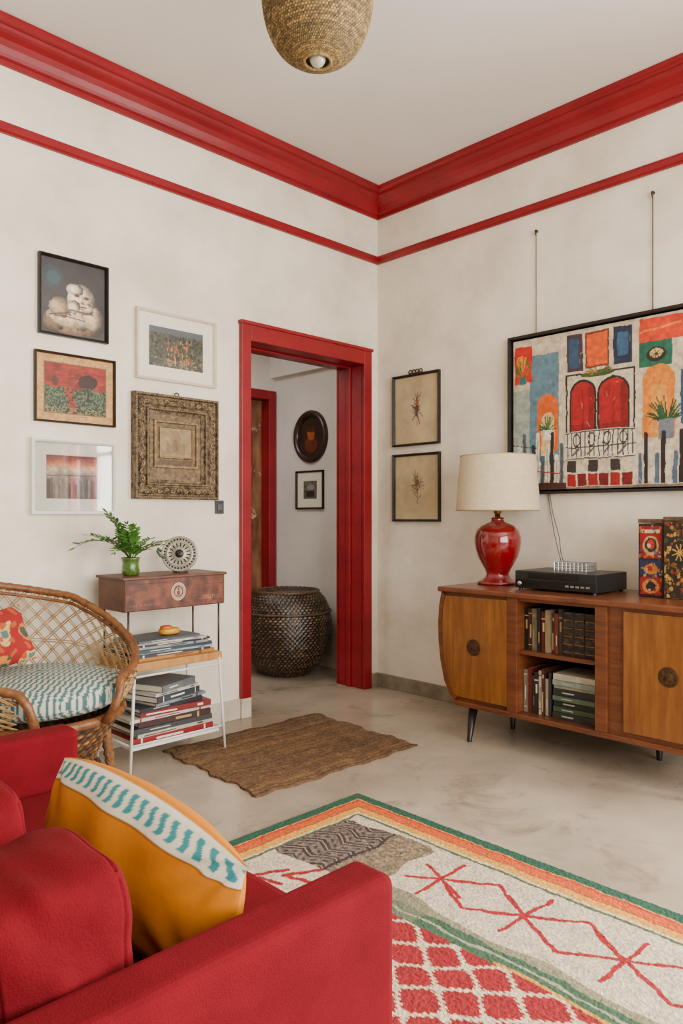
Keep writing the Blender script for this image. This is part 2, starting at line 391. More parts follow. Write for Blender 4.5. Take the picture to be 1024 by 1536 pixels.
c.line(0,.118,.25,.122,.004,(70,50,44),.8); c.mottle(.2,.008,9)
frame('framed_picture','white framed hazy sunset landscape print under glass',(-2.204,0,1.091),w=w,h=h,bw=bw,dep=.03,fm=M_whitef,cv=c,mount=.050,mm=M_mount,glass=True,pm=M_printm,**BW)
# 4 cream with mount
w,h,bw=.454,.34,.014
c=Canvas(.315,.225,.0022,(66,66,56))
f=c.fbm(.01,9); c.img*=(.25+1.5*f[...,None]); c.put((c.Y>.17+.02*f),(84,96,104),.8)
for i in range(100):
    x=.10+.15*random.random(); y=.03+.10*random.random(); c.line(x,y,x+.01*(random.random()-.5),y+.03,.003,random.choice([(180,106,40),(150,60,34),(196,160,80),(50,70,44)]))
for i in range(80):
    x=.01+.29*random.random(); y=.06+.11*random.random(); c.ell(x,y,.006,.009,random.choice([(34,46,30),(50,64,50),(24,28,26)]))
c.put((f>.62)&(c.Y<.06),(150,138,106),.7); c.warp(.005,.02,5)
frame('framed_picture','cream framed garden painting with wide ivory mount',(-1.706,0,1.745),w=w,h=h,bw=bw,dep=.024,fm=M_cream,cv=c,mount=.056,mm=M_mount,**BW)
# 5 carved ornate wooden frame
w,h=.479,.512
M_orn=mat('carved_brown_wood',(52,41,29),(128,108,78),rough=.6,scale=45,bump=.8,bscale=80,contrast=(.38,.66))
M_orn2=mat('carved_high_relief',(92,75,51),(158,136,100),rough=.5,scale=60,bump=.4,bscale=110)
bw=.095
T=frame('framed_picture','ornate carved grey-brown wooden frame with antique relief panel',(-1.727,0,1.166),w=w,h=h,bw=bw,dep=.04,fm=M_orn,
  prof=[(0,0),(0,.034),(.004,.042),(.012,.042),(.016,.028),(.024,.026),(.032,.034),(.042,.040),(.052,.034),(.060,.024),(.066,.023),(.069,.033),(.077,.033),(.081,.020),(.088,.017),(.095,.016),(.095,.001)],**BW)
c=Canvas(w-2*bw,h-2*bw,.0025,(112,93,66)); f=c.fbm(.012,4)
c.img*=(.5+.9*f[...,None])
W_,H_=c.w,c.h
relief=np.zeros_like(c.X)
def rr(x0,y0,x1,y1,wd,dz):
    mm=((c.X>x0)&(c.X<x1)&(c.Y>y0)&(c.Y<y1))&~((c.X>x0+wd)&(c.X<x1-wd)&(c.Y>y0+wd)&(c.Y<y1-wd)); relief[mm]=dz; c.img[mm]*=1.2
rr(.02,.06,W_-.02,H_-.03,.012,.010); rr(.048,.108,W_-.048,H_-.058,.006,.008)
mm=(c.X>.055)&(c.X<W_-.055)&(c.Y>.115)&(c.Y<H_-.065); c.put(mm,(162,144,108),.7); c.img[mm]*=(.8+.4*c.fbm(.02,44)[mm])[:,None]; relief+= .003*f
c.rect(.05,.075,W_-.05,.1,(66,52,36),.6); c.rect(.09,.13,W_-.09,.18,(116,98,70),.6); c.ell(W_/2,.205,.03,.04,(126,106,76),.6); c.rect(W_/2-.012,.14,W_/2+.012,.2,(100,82,58),.6)
panel('relief_panel',c,(-1.727+bw,-.010,1.166+bw),(1,0,0),(0,0,1),M_paint,T,dz=relief,nrm=(0,-1,0))
b=MB()
# scrolling acanthus relief along the broad band + bead rows
def edge_pts(ins,st):
    out=[]; nx=max(1,int((w-2*ins)/st)); nz=max(1,int((h-2*ins)/st))
    for i in range(nx): x=ins+(w-2*ins)*(i+.5)/nx; out+=[(x,ins,0,i),(x,h-ins,0,i)]
    for i in range(nz): z=ins+(h-2*ins)*(i+.5)/nz; out+=[(ins,z,1,i),(w-ins,z,1,i)]
    return out
for x,z,vert,i in edge_pts(.040,.034):
    sgn=1 if i%2 else -1; P=[]
    for k_ in range(14):
        th=k_/13*4.6; rr_=.0135*(1-k_/16); p=(th*0+rr_*math.cos(th)*1.0,sgn*rr_*math.sin(th))
        if vert: P.append((-1.727+x+p[1],-.040,1.166+z+p[0]))
        else: P.append((-1.727+x+p[0],-.040,1.166+z+p[1]))
    b.tube(P,[.0042-.0022*k_/13 for k_ in range(14)],n=6)
    b.sell((-1.727+x,-.041,1.166+z),(.004,.004,.004),1,1,8,5)
for ins,d_,st,r_ in ((.073,.033,.011,.0035),(.008,.042,.011,.0035),(.020,.028,.013,.003)):
    for x,z,vert,i in edge_pts(ins,st): b.sell((-1.727+x,-d_,1.166+z),(r_,r_*.8,r_),1,1,6,4)
b.obj('carved_relief',M_orn2,T,smooth=True,kind='stuff')
MB().tube([(-1.727+w/2+.012*math.cos(a),-.02,1.682+.012*math.sin(a)) for a in [i*math.pi/6 for i in range(12)]],.0035,n=6,closed=True).obj('hanger',M_metald,T,smooth=True)
# light switch
T=thing('light_switch','small dark wall switch plate beside the door frame','light switch',(-1.222,0,1.095))
MB().box((-1.249,-.01,1.095),(-1.196,0,1.165)).obj('plate',mat('switch_plastic',(44,44,48),(54,54,58),rough=.4),T,bevel=.002)
MB().box((-1.236,-.015,1.113),(-1.209,-.009,1.147)).obj('rocker',mat('switch_rocker',(74,76,80),rough=.35),T,bevel=.002)
# right wall botanical frames
def botanical(seed,kind):
    c=Canvas(.367-.03,.437-.03 if kind==0 else .415-.03,.0022,(192,174,138)); c.mottle(.14,.1,seed)
    cx,cy=c.w*.52,c.h*.5; r=random.Random(seed)
    cols=[(60,66,44),(94,84,54),(120,50,28),(50,46,34)] if kind==0 else [(112,96,66),(94,80,54),(134,118,86)]
    c.line(cx,cy-.1,cx+.005,cy+.09,.004,(74,56,34))
    for i in range(26):
        a=r.uniform(-1.2,1.2); y=cy-.05+.12*r.random(); L=.025+.035*r.random(); c.line(cx,y,cx+L*math.sin(a),y+L*math.cos(a),.0045,r.choice(cols))
    if kind==0:
        c.line(cx-.035,cy-.06,cx,cy-.02,.006,(60,66,44)); c.ell(cx,cy+.01,.014,.024,(70,44,26)); c.ell(cx+.004,cy+.04,.01,.014,(150,56,32))
        c.line(cx+.005,cy-.03,cx+.02,cy-.09,.007,(130,60,34)); c.line(cx-.01,cy+.03,cx+.02,cy+.06,.006,(160,60,34))
        c.line(cx+.01,cy-.01,cx+.045,cy-.045,.006,(70,74,50)); c.line(cx-.02,cy+.02,cx-.05,cy+.03,.005,(80,76,50))
    else:
        for i in range(30):
            a=r.uniform(-2.8,2.8); L=.035+.03*r.random(); c.line(cx,cy+.02,cx+L*math.sin(a),cy+.02+L*math.cos(a),.0025,(96,82,56))
        c.ell(cx,cy+.03,.014,.018,(100,80,52)); c.line(cx,cy-.06,cx-.03,cy-.03,.004,(110,94,64)); c.line(cx,cy-.07,cx+.03,cy-.05,.004,(110,94,64))
    return c
T=frame('framed_picture','black framed pressed flower specimen on beige paper',(0,-.142,1.513),w=.367,h=.437,bw=.015,dep=.022,fm=M_black,cv=botanical(3,0),**RW)
b=MB(); b.box((-.018,-.375,1.947),(-.004,-.275,1.956)) 
for dy in (-.04,-.013,.013,.04): b.tube([(-.012,-.325+dy+.013*math.cos(a),1.962+.013*math.sin(a)) for a in [i*math.pi/5 for i in range(10)]],.0035,n=6,closed=True)
b.obj('hanger',M_black,T,kind='stuff')
frame('framed_picture','black framed dried plant drawing on beige paper',(0,-.142,1.05),w=.37,h=.415,bw=.015,dep=.022,fm=M_black,cv=botanical(8,1),**RW)
# large painting
W0,H0=1.16,.847
c=Canvas(W0-.044,H0-.044,.003,(206,194,170)); c.mottle(.12,.05,1)
Z=lambda z: z-1.22
org=(200,96,34); blu=(52,78,104); bg=(98,126,138); blk=(32,28,28); grn=(44,84,56)
def S(s): return s-.022
c.rect(0,Z(1.3),S(.12),Z(1.98),(198,184,158)); c.rect(S(.12),Z(1.36),S(.29),Z(1.93),bg); c.rect(S(.02),Z(1.42),S(.12),Z(1.75),(140,156,152),.7)
c.rect(S(.03),Z(1.79),S(.135),Z(1.985),(180,40,28)); c.ell(S(.08),Z(1.87),.045,.05,(60,96,40)); c.ell(S(.07),Z(1.91),.028,.03,(216,150,40)); c.ell(S(.1),Z(1.86),.02,.03,(200,60,34)); c.rect(S(.06),Z(1.78),S(.1),Z(1.82),(50,110,110))
for i in range(14): a=random.uniform(-1.5,1.5); c.line(S(.08),Z(1.82),S(.08)+.05*math.sin(a),Z(1.82)+.12*math.cos(a),.004,random.choice([(50,90,40),(216,150,40),(200,60,34)]))
c.arch(S(.165),S(.285),Z(1.42),Z(1.72),org); c.arch(S(.19),S(.265),Z(1.40),Z(1.62),(220,190,136))
for i in range(16):
    a=random.uniform(-1.6,1.6); c.line(S(.225),Z(1.53),S(.225)+.05*math.sin(a),Z(1.53)+.07*math.cos(a),.006,random.choice([grn,(70,110,60)]))
c.rect(S(.2),Z(1.48),S(.25),Z(1.53),(226,220,206))
for i in range(11):
    x=.025+i*.027; zt=1.40+.06*((i*7)%3); c.arch(S(x),S(x+.02),Z(1.23),Z(zt),[blk,(226,218,200),(80,94,102),(226,218,200)][i%4]); c.line(S(x+.01),Z(1.25),S(x+.01),Z(zt-.03),.003,(60,54,52))
c.rect(0,Z(1.22),S(.33),Z(1.255),(64,34,30)); c.line(S(.03),Z(1.33),S(.3),Z(1.30),.006,(140,34,30)); c.line(S(.02),Z(1.46),S(.16),Z(1.44),.004,blk)
c.rect(S(.335),Z(1.81),S(.425),Z(2.0),(66,50,58)); c.rect(S(.348),Z(1.83),S(.4),Z(1.98),blu)
c.rect(S(.435),Z(1.82),S(.56),Z(2.0),(110,50,28)); c.rect(S(.445),Z(1.83),S(.55),Z(1.99),(206,92,38))
c.rect(S(.58),Z(1.82),S(.675),Z(2.0),(36,42,60)); c.rect(S(.6),Z(1.86),S(.655),Z(1.97),(60,92,120))
c.rect(S(.71),Z(1.9),S(.92),Z(2.01),(200,66,34)); c.line(S(.71),Z(1.95),S(.9),Z(1.97),.01,(222,130,50)); c.rect(S(.71),Z(1.78),S(.86),Z(1.9),(36,92,74)); c.ell(S(.79),Z(1.84),.045,.035,(30,34,28)); c.ell(S(.79),Z(1.845),.03,.022,(206,180,120)); 
for q in range(7): a=q*.9; c.line(S(.79),Z(1.84),S(.79)+.028*math.cos(a),Z(1.84)+.022*math.sin(a),.004,blk)
c.rect(S(.33),Z(1.40),S(.69),Z(1.80),(40,34,32)); c.rect(S(.338),Z(1.40),S(.682),Z(1.79),(210,198,172))
for (a,q) in ((.36,.485),(.51,.655)):
    c.arch(S(a-.01),S(q+.01),Z(1.50),Z(1.768),blk); c.arch(S(a),S(q),Z(1.51),Z(1.755),(150,24,30)); c.line(S((a+q)/2),Z(1.51),S((a+q)/2),Z(1.72),.004,(90,14,18)); c.arch(S(q-.035),S(q-.004),Z(1.51),Z(1.73),(100,14,20),.6); c.rect(S(a),Z(1.51),S(q),Z(1.54),(110,20,26),.7)
c.ell(S(.5),Z(1.79),.09,.016,(60,74,40)); c.ell(S(.47),Z(1.8),.03,.012,(190,140,50))
for i in range(14): a=random.uniform(-1.5,1.5); c.line(S(.5),Z(1.79),S(.5)+.08*math.sin(a),Z(1.79)+.035*math.cos(a),.004,(76,84,40))
c.rect(S(.33),Z(1.37),S(.69),Z(1.51),(220,212,192))
for i in range(15):
    x=.34+i*.024; c.line(S(x),Z(1.38),S(x),Z(1.5),.006,(62,56,54))
for z in (1.37,1.43,1.505): c.line(S(.33),Z(z),S(.69),Z(z),.006,(54,46,44))
for a in (.37,.45,.53,.61): c.ring(S(a+.02),Z(1.465),.018,.03,.15,(54,48,46)); c.line(S(a),Z(1.39),S(a+.03),Z(1.42),.01,(90,84,76))
cols=[(140,26,30),(210,198,172),(104,20,26),(48,42,42)]
for j in range(2):
    for i in range(6):
        x=.335+i*.058; z=1.235+j*.067; c.rect(S(x),Z(z),S(x+.05),Z(z+.058),cols[(i*2+j*3)%4])
c.rect(0,0,W0,Z(1.232),(64,48,42),.6)
c.arch(S(.725),S(.875),Z(1.45),Z(1.79),(208,128,44)); c.arch(S(.765),S(.84),Z(1.45),Z(1.70),(214,150,70))
for i in range(40):
    a=random.uniform(-1.4,1.4); L=.05+.06*random.random(); c.line(S(.835),Z(1.52),S(.835)+L*math.sin(a),Z(1.52)+L*1.2*math.cos(a),.006,random.choice([(34,80,48),(62,110,56),(30,60,42)]))
c.rect(S(.8),Z(1.44),S(.87),Z(1.53),(110,118,126))
for i in range(9):
    x=.705+i*.027; c.arch(S(x),S(x+.019),Z(1.235),Z(1.38+.05*((i*5)%3)),[(82,98,114),blk,(214,204,186)][i%3])
c.rect(S(.9),Z(1.5),S(.98),Z(1.75),blu); c.arch(S(.99),S(1.1),Z(1.3),Z(1.7),(170,40,32)); c.rect(S(.94),Z(1.8),S(1.08),Z(2.0),(196,98,34))
for i in range(70):
    x=random.random()*c.w; y=random.random()*c.h; c.line(x,y,x+.04*(random.random()-.5),y+.07*(random.random()-.5),.003,random.choice([(44,38,36),(220,210,190)]),.5)
c.warp(.006,.07,31); c.mottle(.2,.02,12)
T=frame('large_painting','large colourful canvas of arches and houses in thin black frame',(0,-.989,1.198),w=W0,h=H0,bw=.014,dep=.035,fm=M_black,cv=c,pm=M_paint,cat='painting',
   prof=[(0,0),(0,.035),(.012,.035),(.014,.03),(.014,.001)],**RW)
for y,zt in ((-1.148,2.585),(-1.763,2.595)):
    T=thing('picture_hanging_wire','thin steel wire on a wall hook holding the large painting','picture wire',(-.008,y,2.045))
    MB().tube([(-.008,y,2.046),(-.008,y,zt)],.0022,n=6).obj('wire',M_metald,T)
    MB().tube([(-.0,y,zt+.004),(-.012,y,zt+.004),(-.016,y,zt-.008),(-.014,y,zt-.018),(-.006,y,zt-.02)],[.008,.007,.004,.003,.003],n=10).obj('hook',M_metald,T,smooth=True)

# hall pictures
T=thing('oval_picture','oval dark wooden framed brown portrait on the hallway wall','oval picture',(.18,.83,1.48))
prof=[(1.0,0),(1.0,.018),(.95,.03),(.88,.034),(.8,.028),(.74,.014),(.74,.004)]
V=[];F=[];n=48
for r,d in prof:
    for k in range(n): a=2*math.pi*k/n; V.append((.18-d,.83-.18*r*math.cos(a),1.67+.195*r*math.sin(a)))
for j in range(len(prof)-1):
    for k in range(n): k2=(k+1)%n; F.append((j*n+k,j*n+k2,(j+1)*n+k2,(j+1)*n+k))
mkobj('frame',V,F,[mat('oval_frame_wood',(34,24,20),(56,38,28),rough=.3,coat=.4)],T,smooth=True)
c=Canvas(.27,.30,.004,(38,26,20)); c.mottle(.4,.05,2)
c.ell(.135,.09,.07,.06,(92,44,26)); c.ell(.135,.17,.04,.05,(150,80,44)); c.ell(.125,.175,.022,.03,(166,96,56)); c.ell(.14,.205,.045,.025,(60,34,22)); c.blur(3); c.mottle(.3,.02,5)
keepm=(((c.X-.135)/.134)**2+((c.Y-.15)/.146)**2)<1
o=panel('picture',c,(.174,.83+.135,1.67-.15),(0,-1,0),(0,0,1),M_print,T)
bm=bmesh.new(); bm.from_mesh(o.data); bm.verts.ensure_lookup_table(); km=keepm.reshape(-1)
bmesh.ops.delete(bm,geom=[bm.verts[i] for i in range(len(bm.verts)) if not km[i]],context='VERTS'); bm.to_mesh(o.data); bm.free()
c=Canvas(.15,.14,.004,(96,96,90)); c.mottle(.5,.02,3); c.rect(.03,.02,.12,.06,(40,38,36)); c.ell(.08,.09,.04,.02,(150,150,140))
frame('framed_picture','small black framed grey print on the hallway wall',(.18,.99,1.135),w=.30,h=.285,bw=.014,dep=.02,fm=M_black,cv=c,mount=.06,mm=M_mount,**RW)

# ---------------------------------------------------------------- big basket
M_wk=cmat('glossy_wicker',rough=.30,bump=.3,bscale=160)
T=thing('woven_basket','large round dark brown woven basket standing in the doorway','basket',(-.17,.70,0))
def br(z): return float(np.interp(z,[0,.02,.07,.14,.22,.30,.38,.44],[.15,.185,.238,.283,.309,.317,.311,.297]))
DK,LT=(17,12,8),(140,112,82)
woven('body',[(br(.43*i/52),.43*i/52) for i in range(53)],(-.17,.70,0),300,5,.0055,DK,LT,M_wk,T,cap=True)
def lr(z): return float(np.interp(z,[.43,.46,.49,.52,.545,.565],[.300,.292,.280,.264,.244,.224]))
woven('lid',[(lr(.43+.135*i/16),.43+.135*i/16) for i in range(17)]+[(.21,.572),(.19,.566),(.17,.556),(.02,.553)],(-.17,.70,0),300,5,.0055,DK,LT,M_wk,T,cap=True,seed=3)
M_bk=mat('dark_brown_cane',(34,23,14),(106,80,54),rough=.35,scale=60,bump=.3,bscale=90)
MB().tube([(-.17+.305*math.cos(a),.7+.305*math.sin(a),.432) for a in [2*math.pi*i/96 for i in range(96)]],[.010 if i%2 else .007 for i in range(96)],closed=True).obj('rim',M_bk,T,smooth=True)
MB().tube([(-.17+.218*math.cos(a),.7+.218*math.sin(a),.568) for a in [2*math.pi*i/80 for i in range(80)]],[.014 if i%2 else .010 for i in range(80)],closed=True).obj('lid_rim',M_bk,T,smooth=True)

# ---------------------------------------------------------------- doormat
x0,x1,y0,y1=-1.71,-.775,-.965,-.215
c=Canvas(x1-x0,y1-y0,.0035,(80,60,40))
r=np.random.default_rng(5); rows=r.random(600)
yy_=c.Y+.006*(c.fbm(.12,22)-.5)
ri=(yy_/.0068).astype(int)+5
c.img*= (.62+.5*rows[ri]+.45*c.sn(.008,4)+.25*(c.fbm(.2,8)-.5))[...,None]
c.put((c.sn(.009,31)>.78),(128,106,74),.5)
dz=.006+.002*np.sin(yy_/.0068*2*np.pi)+.008*(c.fbm(.22,9)-.35)
edge=(c.X<.003)|(c.Y<.003)|(c.X>c.w-.003)|(c.Y>c.h-.003); dz[edge]=.001
o=panel('floor_mat',c,(x0,y0,0),(1,-.02,0),(.03,1,0),cmat('jute',rough=.95,bump=.6,bscale=150),dz=dz,nrm=(0,0,1),label='brown woven jute mat lying before the doorway',cat='mat',base=True)
me=o.data; nn=len(me.vertices); co=np.empty(nn*3); me.vertices.foreach_get('co',co); co=co.reshape(-1,3)
fx=.010*np.sin(co[:,1]*23)+.006*np.sin(co[:,1]*61+1); fy=.008*np.sin(co[:,0]*17+2)+.005*np.sin(co[:,0]*47)
co[:,0]+=fx; co[:,1]+=fy; me.vertices.foreach_set('co',co.reshape(-1)); me.update()

# ---------------------------------------------------------------- RUG
x0,x1,y0,y1=-2.62,-1.42,-3.2,-1.21
c=Canvas(x1-x0,y1-y0,.0028,(200,188,166))
X=c.X+x0; Y=c.Y+y0
wob=.008*(c.fbm(.08,1)-.5)*2
d=np.minimum(np.minimum(x1-X,X-x0+.12),np.minimum(y1-Y,Y-y0))+wob
c.img*=(.90+.2*c.fbm(.03,6))[...,None]
edgeX=-1.90-.10*np.clip((-1.9-Y)/1.2,0,1)+.05*(c.sn(.22,4)-.5)
net=(X<edgeX-.055)&(Y<-1.80)
gb=(X<edgeX+.03*(c.sn(.15,14)-.5)+.03)&(Y<-1.74-(-1.93-X)*.1)&~net
c.put(gb,(60,88,66)); c.put(gb&(X>edgeX+.004+.02*(c.sn(.06,21)-.5)),(134,130,104)); c.put(gb&(X<edgeX-.045)&(Y<-2.2),(190,142,56))
c.put(gb&(Y>-1.95),(124,120,98),.6); c.put(gb&(abs(X-edgeX+.022+.02*(c.sn(.05,25)-.5))<.004),(150,150,126))
c.put(net,(132,22,30))
wx=X+.008*(c.sn(.09,51)-.5)*2; wy=Y+.008*(c.sn(.09,61)-.5)*2
u=wx/.116+wy/.140; v=wx/.116-wy/.140
zg=.026*np.sign(np.sin((u+v)*2*np.pi*5.5))
fu=abs(u-np.floor(u)-.5); fv=abs(v-np.floor(v)-.5)
q=(fu**5+fv**5)**(1/5)
c.put(net&(q>.442+zg+.02*(c.sn(.01,30)-.5)),(208,194,166))
redl=(140,22,30)
cx=-1.735-x0
ys=[-1.86-.28*i for i in range(5)]
def wl(xa,ya,xb,yb,wd=.013):
    n=7; p=[(xa,ya)]
    for i in range(1,n): t=i/n; p.append((xa+(xb-xa)*t+random.uniform(-.004,.004),ya+(yb-ya)*t+random.uniform(-.004,.004)))
    p.append((xb,yb))
    for q_,s_ in zip(p,p[1:]): c.line(q_[0],q_[1]-y0,s_[0],s_[1]-y0,wd*random.uniform(.8,1.15),redl)
for i,yy in enumerate(ys):
    j_=lambda s=.012: random.uniform(-s,s)
    wl(cx-.115+j_(),yy+.01+j_(),cx+.115+j_(),yy-.01+j_())
    wl(cx-.055+j_(),yy-.09+j_(),cx+.055+j_(),yy+.095+j_())
    wl(cx+.055+j_(),yy-.085+j_(),cx-.055+j_(),yy+.09+j_())
    if i<4:
        ym=(yy+ys[i+1])/2
        wl(cx-.02,yy-.035,cx-.085,ym,.013); wl(cx-.085,ym,cx-.02,ys[i+1]+.035,.013)
        wl(cx+.02,yy-.035,cx+.095,ym,.013); wl(cx+.095,ym,cx+.02,ys[i+1]+.035,.013)
# far patch: faded grey-brown wool block, half of it with dark geometric pattern
px_=(X+1.775)+.12*(Y+1.545)+.02*(c.sn(.08,71)-.5); py_=(Y+1.545)+.03*(c.sn(.09,73)-.5)
pm=(abs(px_)<.17)&(abs(py_)<.19)&(abs(px_)/.17+abs(py_)/.19<1.86)
c.put(pm,(128,114,92)); c.img[pm]*=(.70+.52*c.sn(.010,11)[pm])[:,None]
pb=pm&(py_>-.04+.02*(c.sn(.05,79)-.5))
c.put(pb,(112,100,90)); c.img[pb]*=(.8+.4*c.sn(.01,12)[pb])[:,None]
gx=px_+.17; gy=py_+.19
tri=abs(((gy/.06)%2)-1)
zig=((gx+tri*.036)/.068)%1
c.put(pb&(zig<.42),(56,44,46)); c.put(pb&(zig>.16)&(zig<.24),(150,134,112))
c.put(pb&(zig>.60)&(zig<.78)&(((gy/.03)%1)<.5),(60,48,50))
c.put(pb&(abs(py_+.03)<.006),(52,42,42))
for (a,b_) in ((-2.12,-1.45),(-2.05,-1.52),(-2.35,-1.5)):
    wl(a-x0,b_,a-x0+.1,b_-.05,.018); wl(a-x0,b_,a-x0+.03,b_-.1,.016)
c.put((X<-2.02)&(Y<-1.62)&(Y>-1.78)&(d>.13),(120,104,86))
for lim,col in ((.155,(80,92,66)),(.143,(208,192,158)),(.132,(208,154,66)),(.100,(160,84,42)),(.093,(192,88,32)),(.060,(168,56,28)),(.050,(206,150,80)),(.045,(36,78,60))):
    c.put(d+.004*(c.sn(.01,88)-.5)<lim,col)
c.img*=(.86+.28*c.sn(.006,77))[...,None]
dz=.008+.002*c.sn(.006,40)+.002*c.fbm(.3,44)
ee=np.minimum(np.minimum(x1-X,X-x0),np.minimum(y1-Y,Y-y0)); dz[ee<.004]=.001
panel('area_rug',c,(x0,y0,0),(1,0,0),(0,1,0),cmat('wool_rug',rough=.95,bump=.5,bscale=300),dz=dz,nrm=(0,0,1),label='large tribal patterned wool rug in red cream and green',cat='rug',base=True)

# ---------------------------------------------------------------- SIDEBOARD
M_wd=mat('dark_teak',(74,36,18),(112,62,32),rough=.36,scale=5,stretch=(1,1,9),bump=.05,coat=.2)
M_wdh=mat('teak_top',(82,40,22),(122,68,38),rough=.3,scale=5,stretch=(6,1,1),coat=.3)
M_amb=mat('honey_wood_door',(96,54,18),(146,94,40),rough=.3,scale=9,stretch=(1,4,.4),coat=.3,bump=.03,detail=12,contrast=(.28,.72),stain=(2.6,(112,64,24),.42,.75))
M_ins=mat('cabinet_inside',(44,25,15),(62,36,20),rough=.6,scale=8)
XFR,XBK=-.55,-.05
cv=[(-.945,.71),(-.93,.64),(-.924,.56),(-.926,.47),(-.938,.37),(-.962,.27),(-.995,.21),(-1.02,.185)]
mir=lambda y:-3.19-y
T=thing('sideboard','mid-century teak sideboard with honey wood doors and open book shelves','sideboard',(-.3,-1.595,0))
b=MB()
b.prism([(XFR+.012,y,z) for y,z in cv]+[(XFR+.012,-1.355,.185),(XFR+.012,-1.355,.71)],(XBK-XFR-.012,0,0))
b.prism([(XFR+.012,mir(y),z) for y,z in cv][::-1]+[(XFR+.012,-1.765,.71),(XFR+.012,-1.765,.185)],(XBK-XFR-.012,0,0))
b.box((XBK-.015,-1.765,.185),(XBK,-1.355,.71),1)
b.box((XFR+.012,-1.765,.695),(XBK,-1.355,.71))
b.obj('body',[M_wd,M_ins],T)
b=MB(); b.prism([(XFR-.006,-1.0,.185),(XFR-.006,-1.03,.162),(XFR-.006,-2.16,.162),(XFR-.006,-2.19,.185)],(XBK-XFR+.006,0,0)); b.obj('plinth',M_wd,T,bevel=.004)
MB().box((XFR-.02,-2.262,.71),(XBK+.01,-.93,.735)).obj('top',M_wdh,T,bevel=.006)
MB().box((XFR-.004,-1.373,.185),(XFR+.3,-1.32,.71)).obj('divider',M_wd,T,bevel=.003)
MB().box((XFR-.004,-1.80,.185),(XFR+.3,-1.748,.71)).obj('divider',M_wd,T,bevel=.003)
MB().box((XFR+.02,-1.748,.452),(XBK-.015,-1.373,.47)).obj('shelf',M_wd,T,bevel=.002)
M_hdl=mat('aged_bronze_pull',(52,36,22),(92,68,42),rough=.45,metal=.6,scale=80,bump=.4,bscale=160)
def door(m):
    s=(lambda y:y) if not m else mir
    pts=[(XFR-.004,s(y),z) for y,z in cv]
    inner=[(XFR-.004,s(y-.022),min(z,.692) if i==0 else (max(z,.205))) for i,(y,z) in enumerate(cv)]
    inner[-1]=(XFR-.004,s(-1.045),.205)
    b=MB(); n=len(pts)
    for i in range(n-1):
        a=[pts[i],pts[i+1],inner[i+1],inner[i]]; b.prism(a if not m else a[::-1],(.016,0,0))
    b.obj('side_edging',M_wd,T)
    p=[(XFR-.002,y,z) for _,y,z in inner]+[(XFR-.002,s(-1.319),.205),(XFR-.002,s(-1.319),.695)]
    p=[(XFR-.002,y-(0.001 if not m else -.001),z) for _,y,z in p]
    dd=MB().prism(p if not m else p[::-1],(.018,0,0)).obj('door',M_amb,T,bevel=.002)
    cy=s(-1.138); cz=.455
    R=Matrix.Rotation(-math.pi/2,4,'Y')
    MB().lathe([(.038,0),(.039,.003),(.036,.005),(.033,.003),(.030,.005),(.024,.003),(.018,.003),(.014,.006),(.008,.008),(.003,.008)],(XFR-.002,cy,cz),n=32,M=R,disp=lambda j,k:.0012*math.cos(k*math.pi) if j in(2,4) else 0).obj('handle',M_hdl,dd,smooth=True)
    return dd
door(False); door(True)
for (lx,ly,sx,sy) in ((-.5,-1.10,-.06,.012),(-.22,-1.14,0,0),(-.5,-2.15,-.06,.04),(-.17,-1.86,.0,-.0)):
    top=Vector((lx,ly,.165)); bot=Vector((lx+sx*.9,ly-sy,.0))
    MB().tube([top,bot+(top-bot)*.02,bot],[.024,.0115,.011],n=16).obj('leg',mat('black_leg',(26,22,20),(36,30,28),rough=.35),T,smooth=True)

# books
def book(T_,Dp,Hh,M,col,group,label,accent=(150,130,90),style=0):
    b=MB(); t=.0025
    b.box((0,0,0),(t,Dp,Hh),0); b.box((T_-t,0,0),(T_,Dp,Hh),0); b.box((0,-.001,0),(T_,t,Hh),0)
    b.box((t,t,.003),(T_-t,Dp-.004,Hh-.003),1)
    def bar(t0,t1,h0,h1): b.box((T_*t0,-.0016,Hh*h0),(T_*t1,-.0005,Hh*h1),2)
    if style==0: bar(.02,.98,.8,.83); bar(.3,.7,.5,.72)
    elif style==1: bar(.35,.65,.3,.62); bar(.02,.98,.12,.14); bar(.02,.98,.88,.9)
    elif style==2: bar(.25,.5,.08,.5); bar(.3,.7,.8,.88)
    else: bar(.4,.6,.2,.45)
    return b.obj('book',[mat('cover_%d_%d_%d'%col,col,tuple(int(v*.75) for v in col),rough=.45,scale=20),M_pages,mat('foil_%d_%d_%d'%accent,accent,rough=.5)],M=M,label=label,cat='book',group=group,base=True)
def upright(x,y,z): return Matrix(((0,1,0,x),(-1,0,0,y),(0,0,1,z),(0,0,0,1)))
y=-1.3745
cols1=[(34,26,24),(80,50,34),(100,88,70),(30,28,30),(100,34,26),(146,128,98),(66,52,42),(110,46,32),(50,44,40)]
for i in range(9):
    t=random.uniform(.012,.024); h=random.uniform(.165,.205)
    book(t,.16,h,upright(-.50+random.uniform(0,.015),y,.4705),cols1[i],'books on the upper cabinet shelf','worn hardback book standing on upper cabinet shelf',accent=[(160,134,84),(190,170,130),(130,108,74)][i%3],style=i%4); y-=t+.001
    if y<-1.555: break
M_bx=mat('black_ornate',(22,20,20),(74,58,42),rough=.5,scale=45,bump=.5,bscale=60,contrast=(.45,.7))
yb=y-.004
for k in range(3):
    t=.05
    if yb-t<-1.747: break
    b=MB(); b.box((-.5,yb-t,.4705),(-.32,yb,.662)) 
    for q in range(5): b.box((-.505,yb-t+.004,.485+q*.035),(-.499,yb-.004,.488+q*.035),1)
    b.obj('book',[M_bx,M_brass],label='thick black ornate bound volume standing on upper cabinet shelf',cat='book',group='black volumes on the upper cabinet shelf',bevel=.003,base=True)
    yb-=t+.0015
y=-1.376
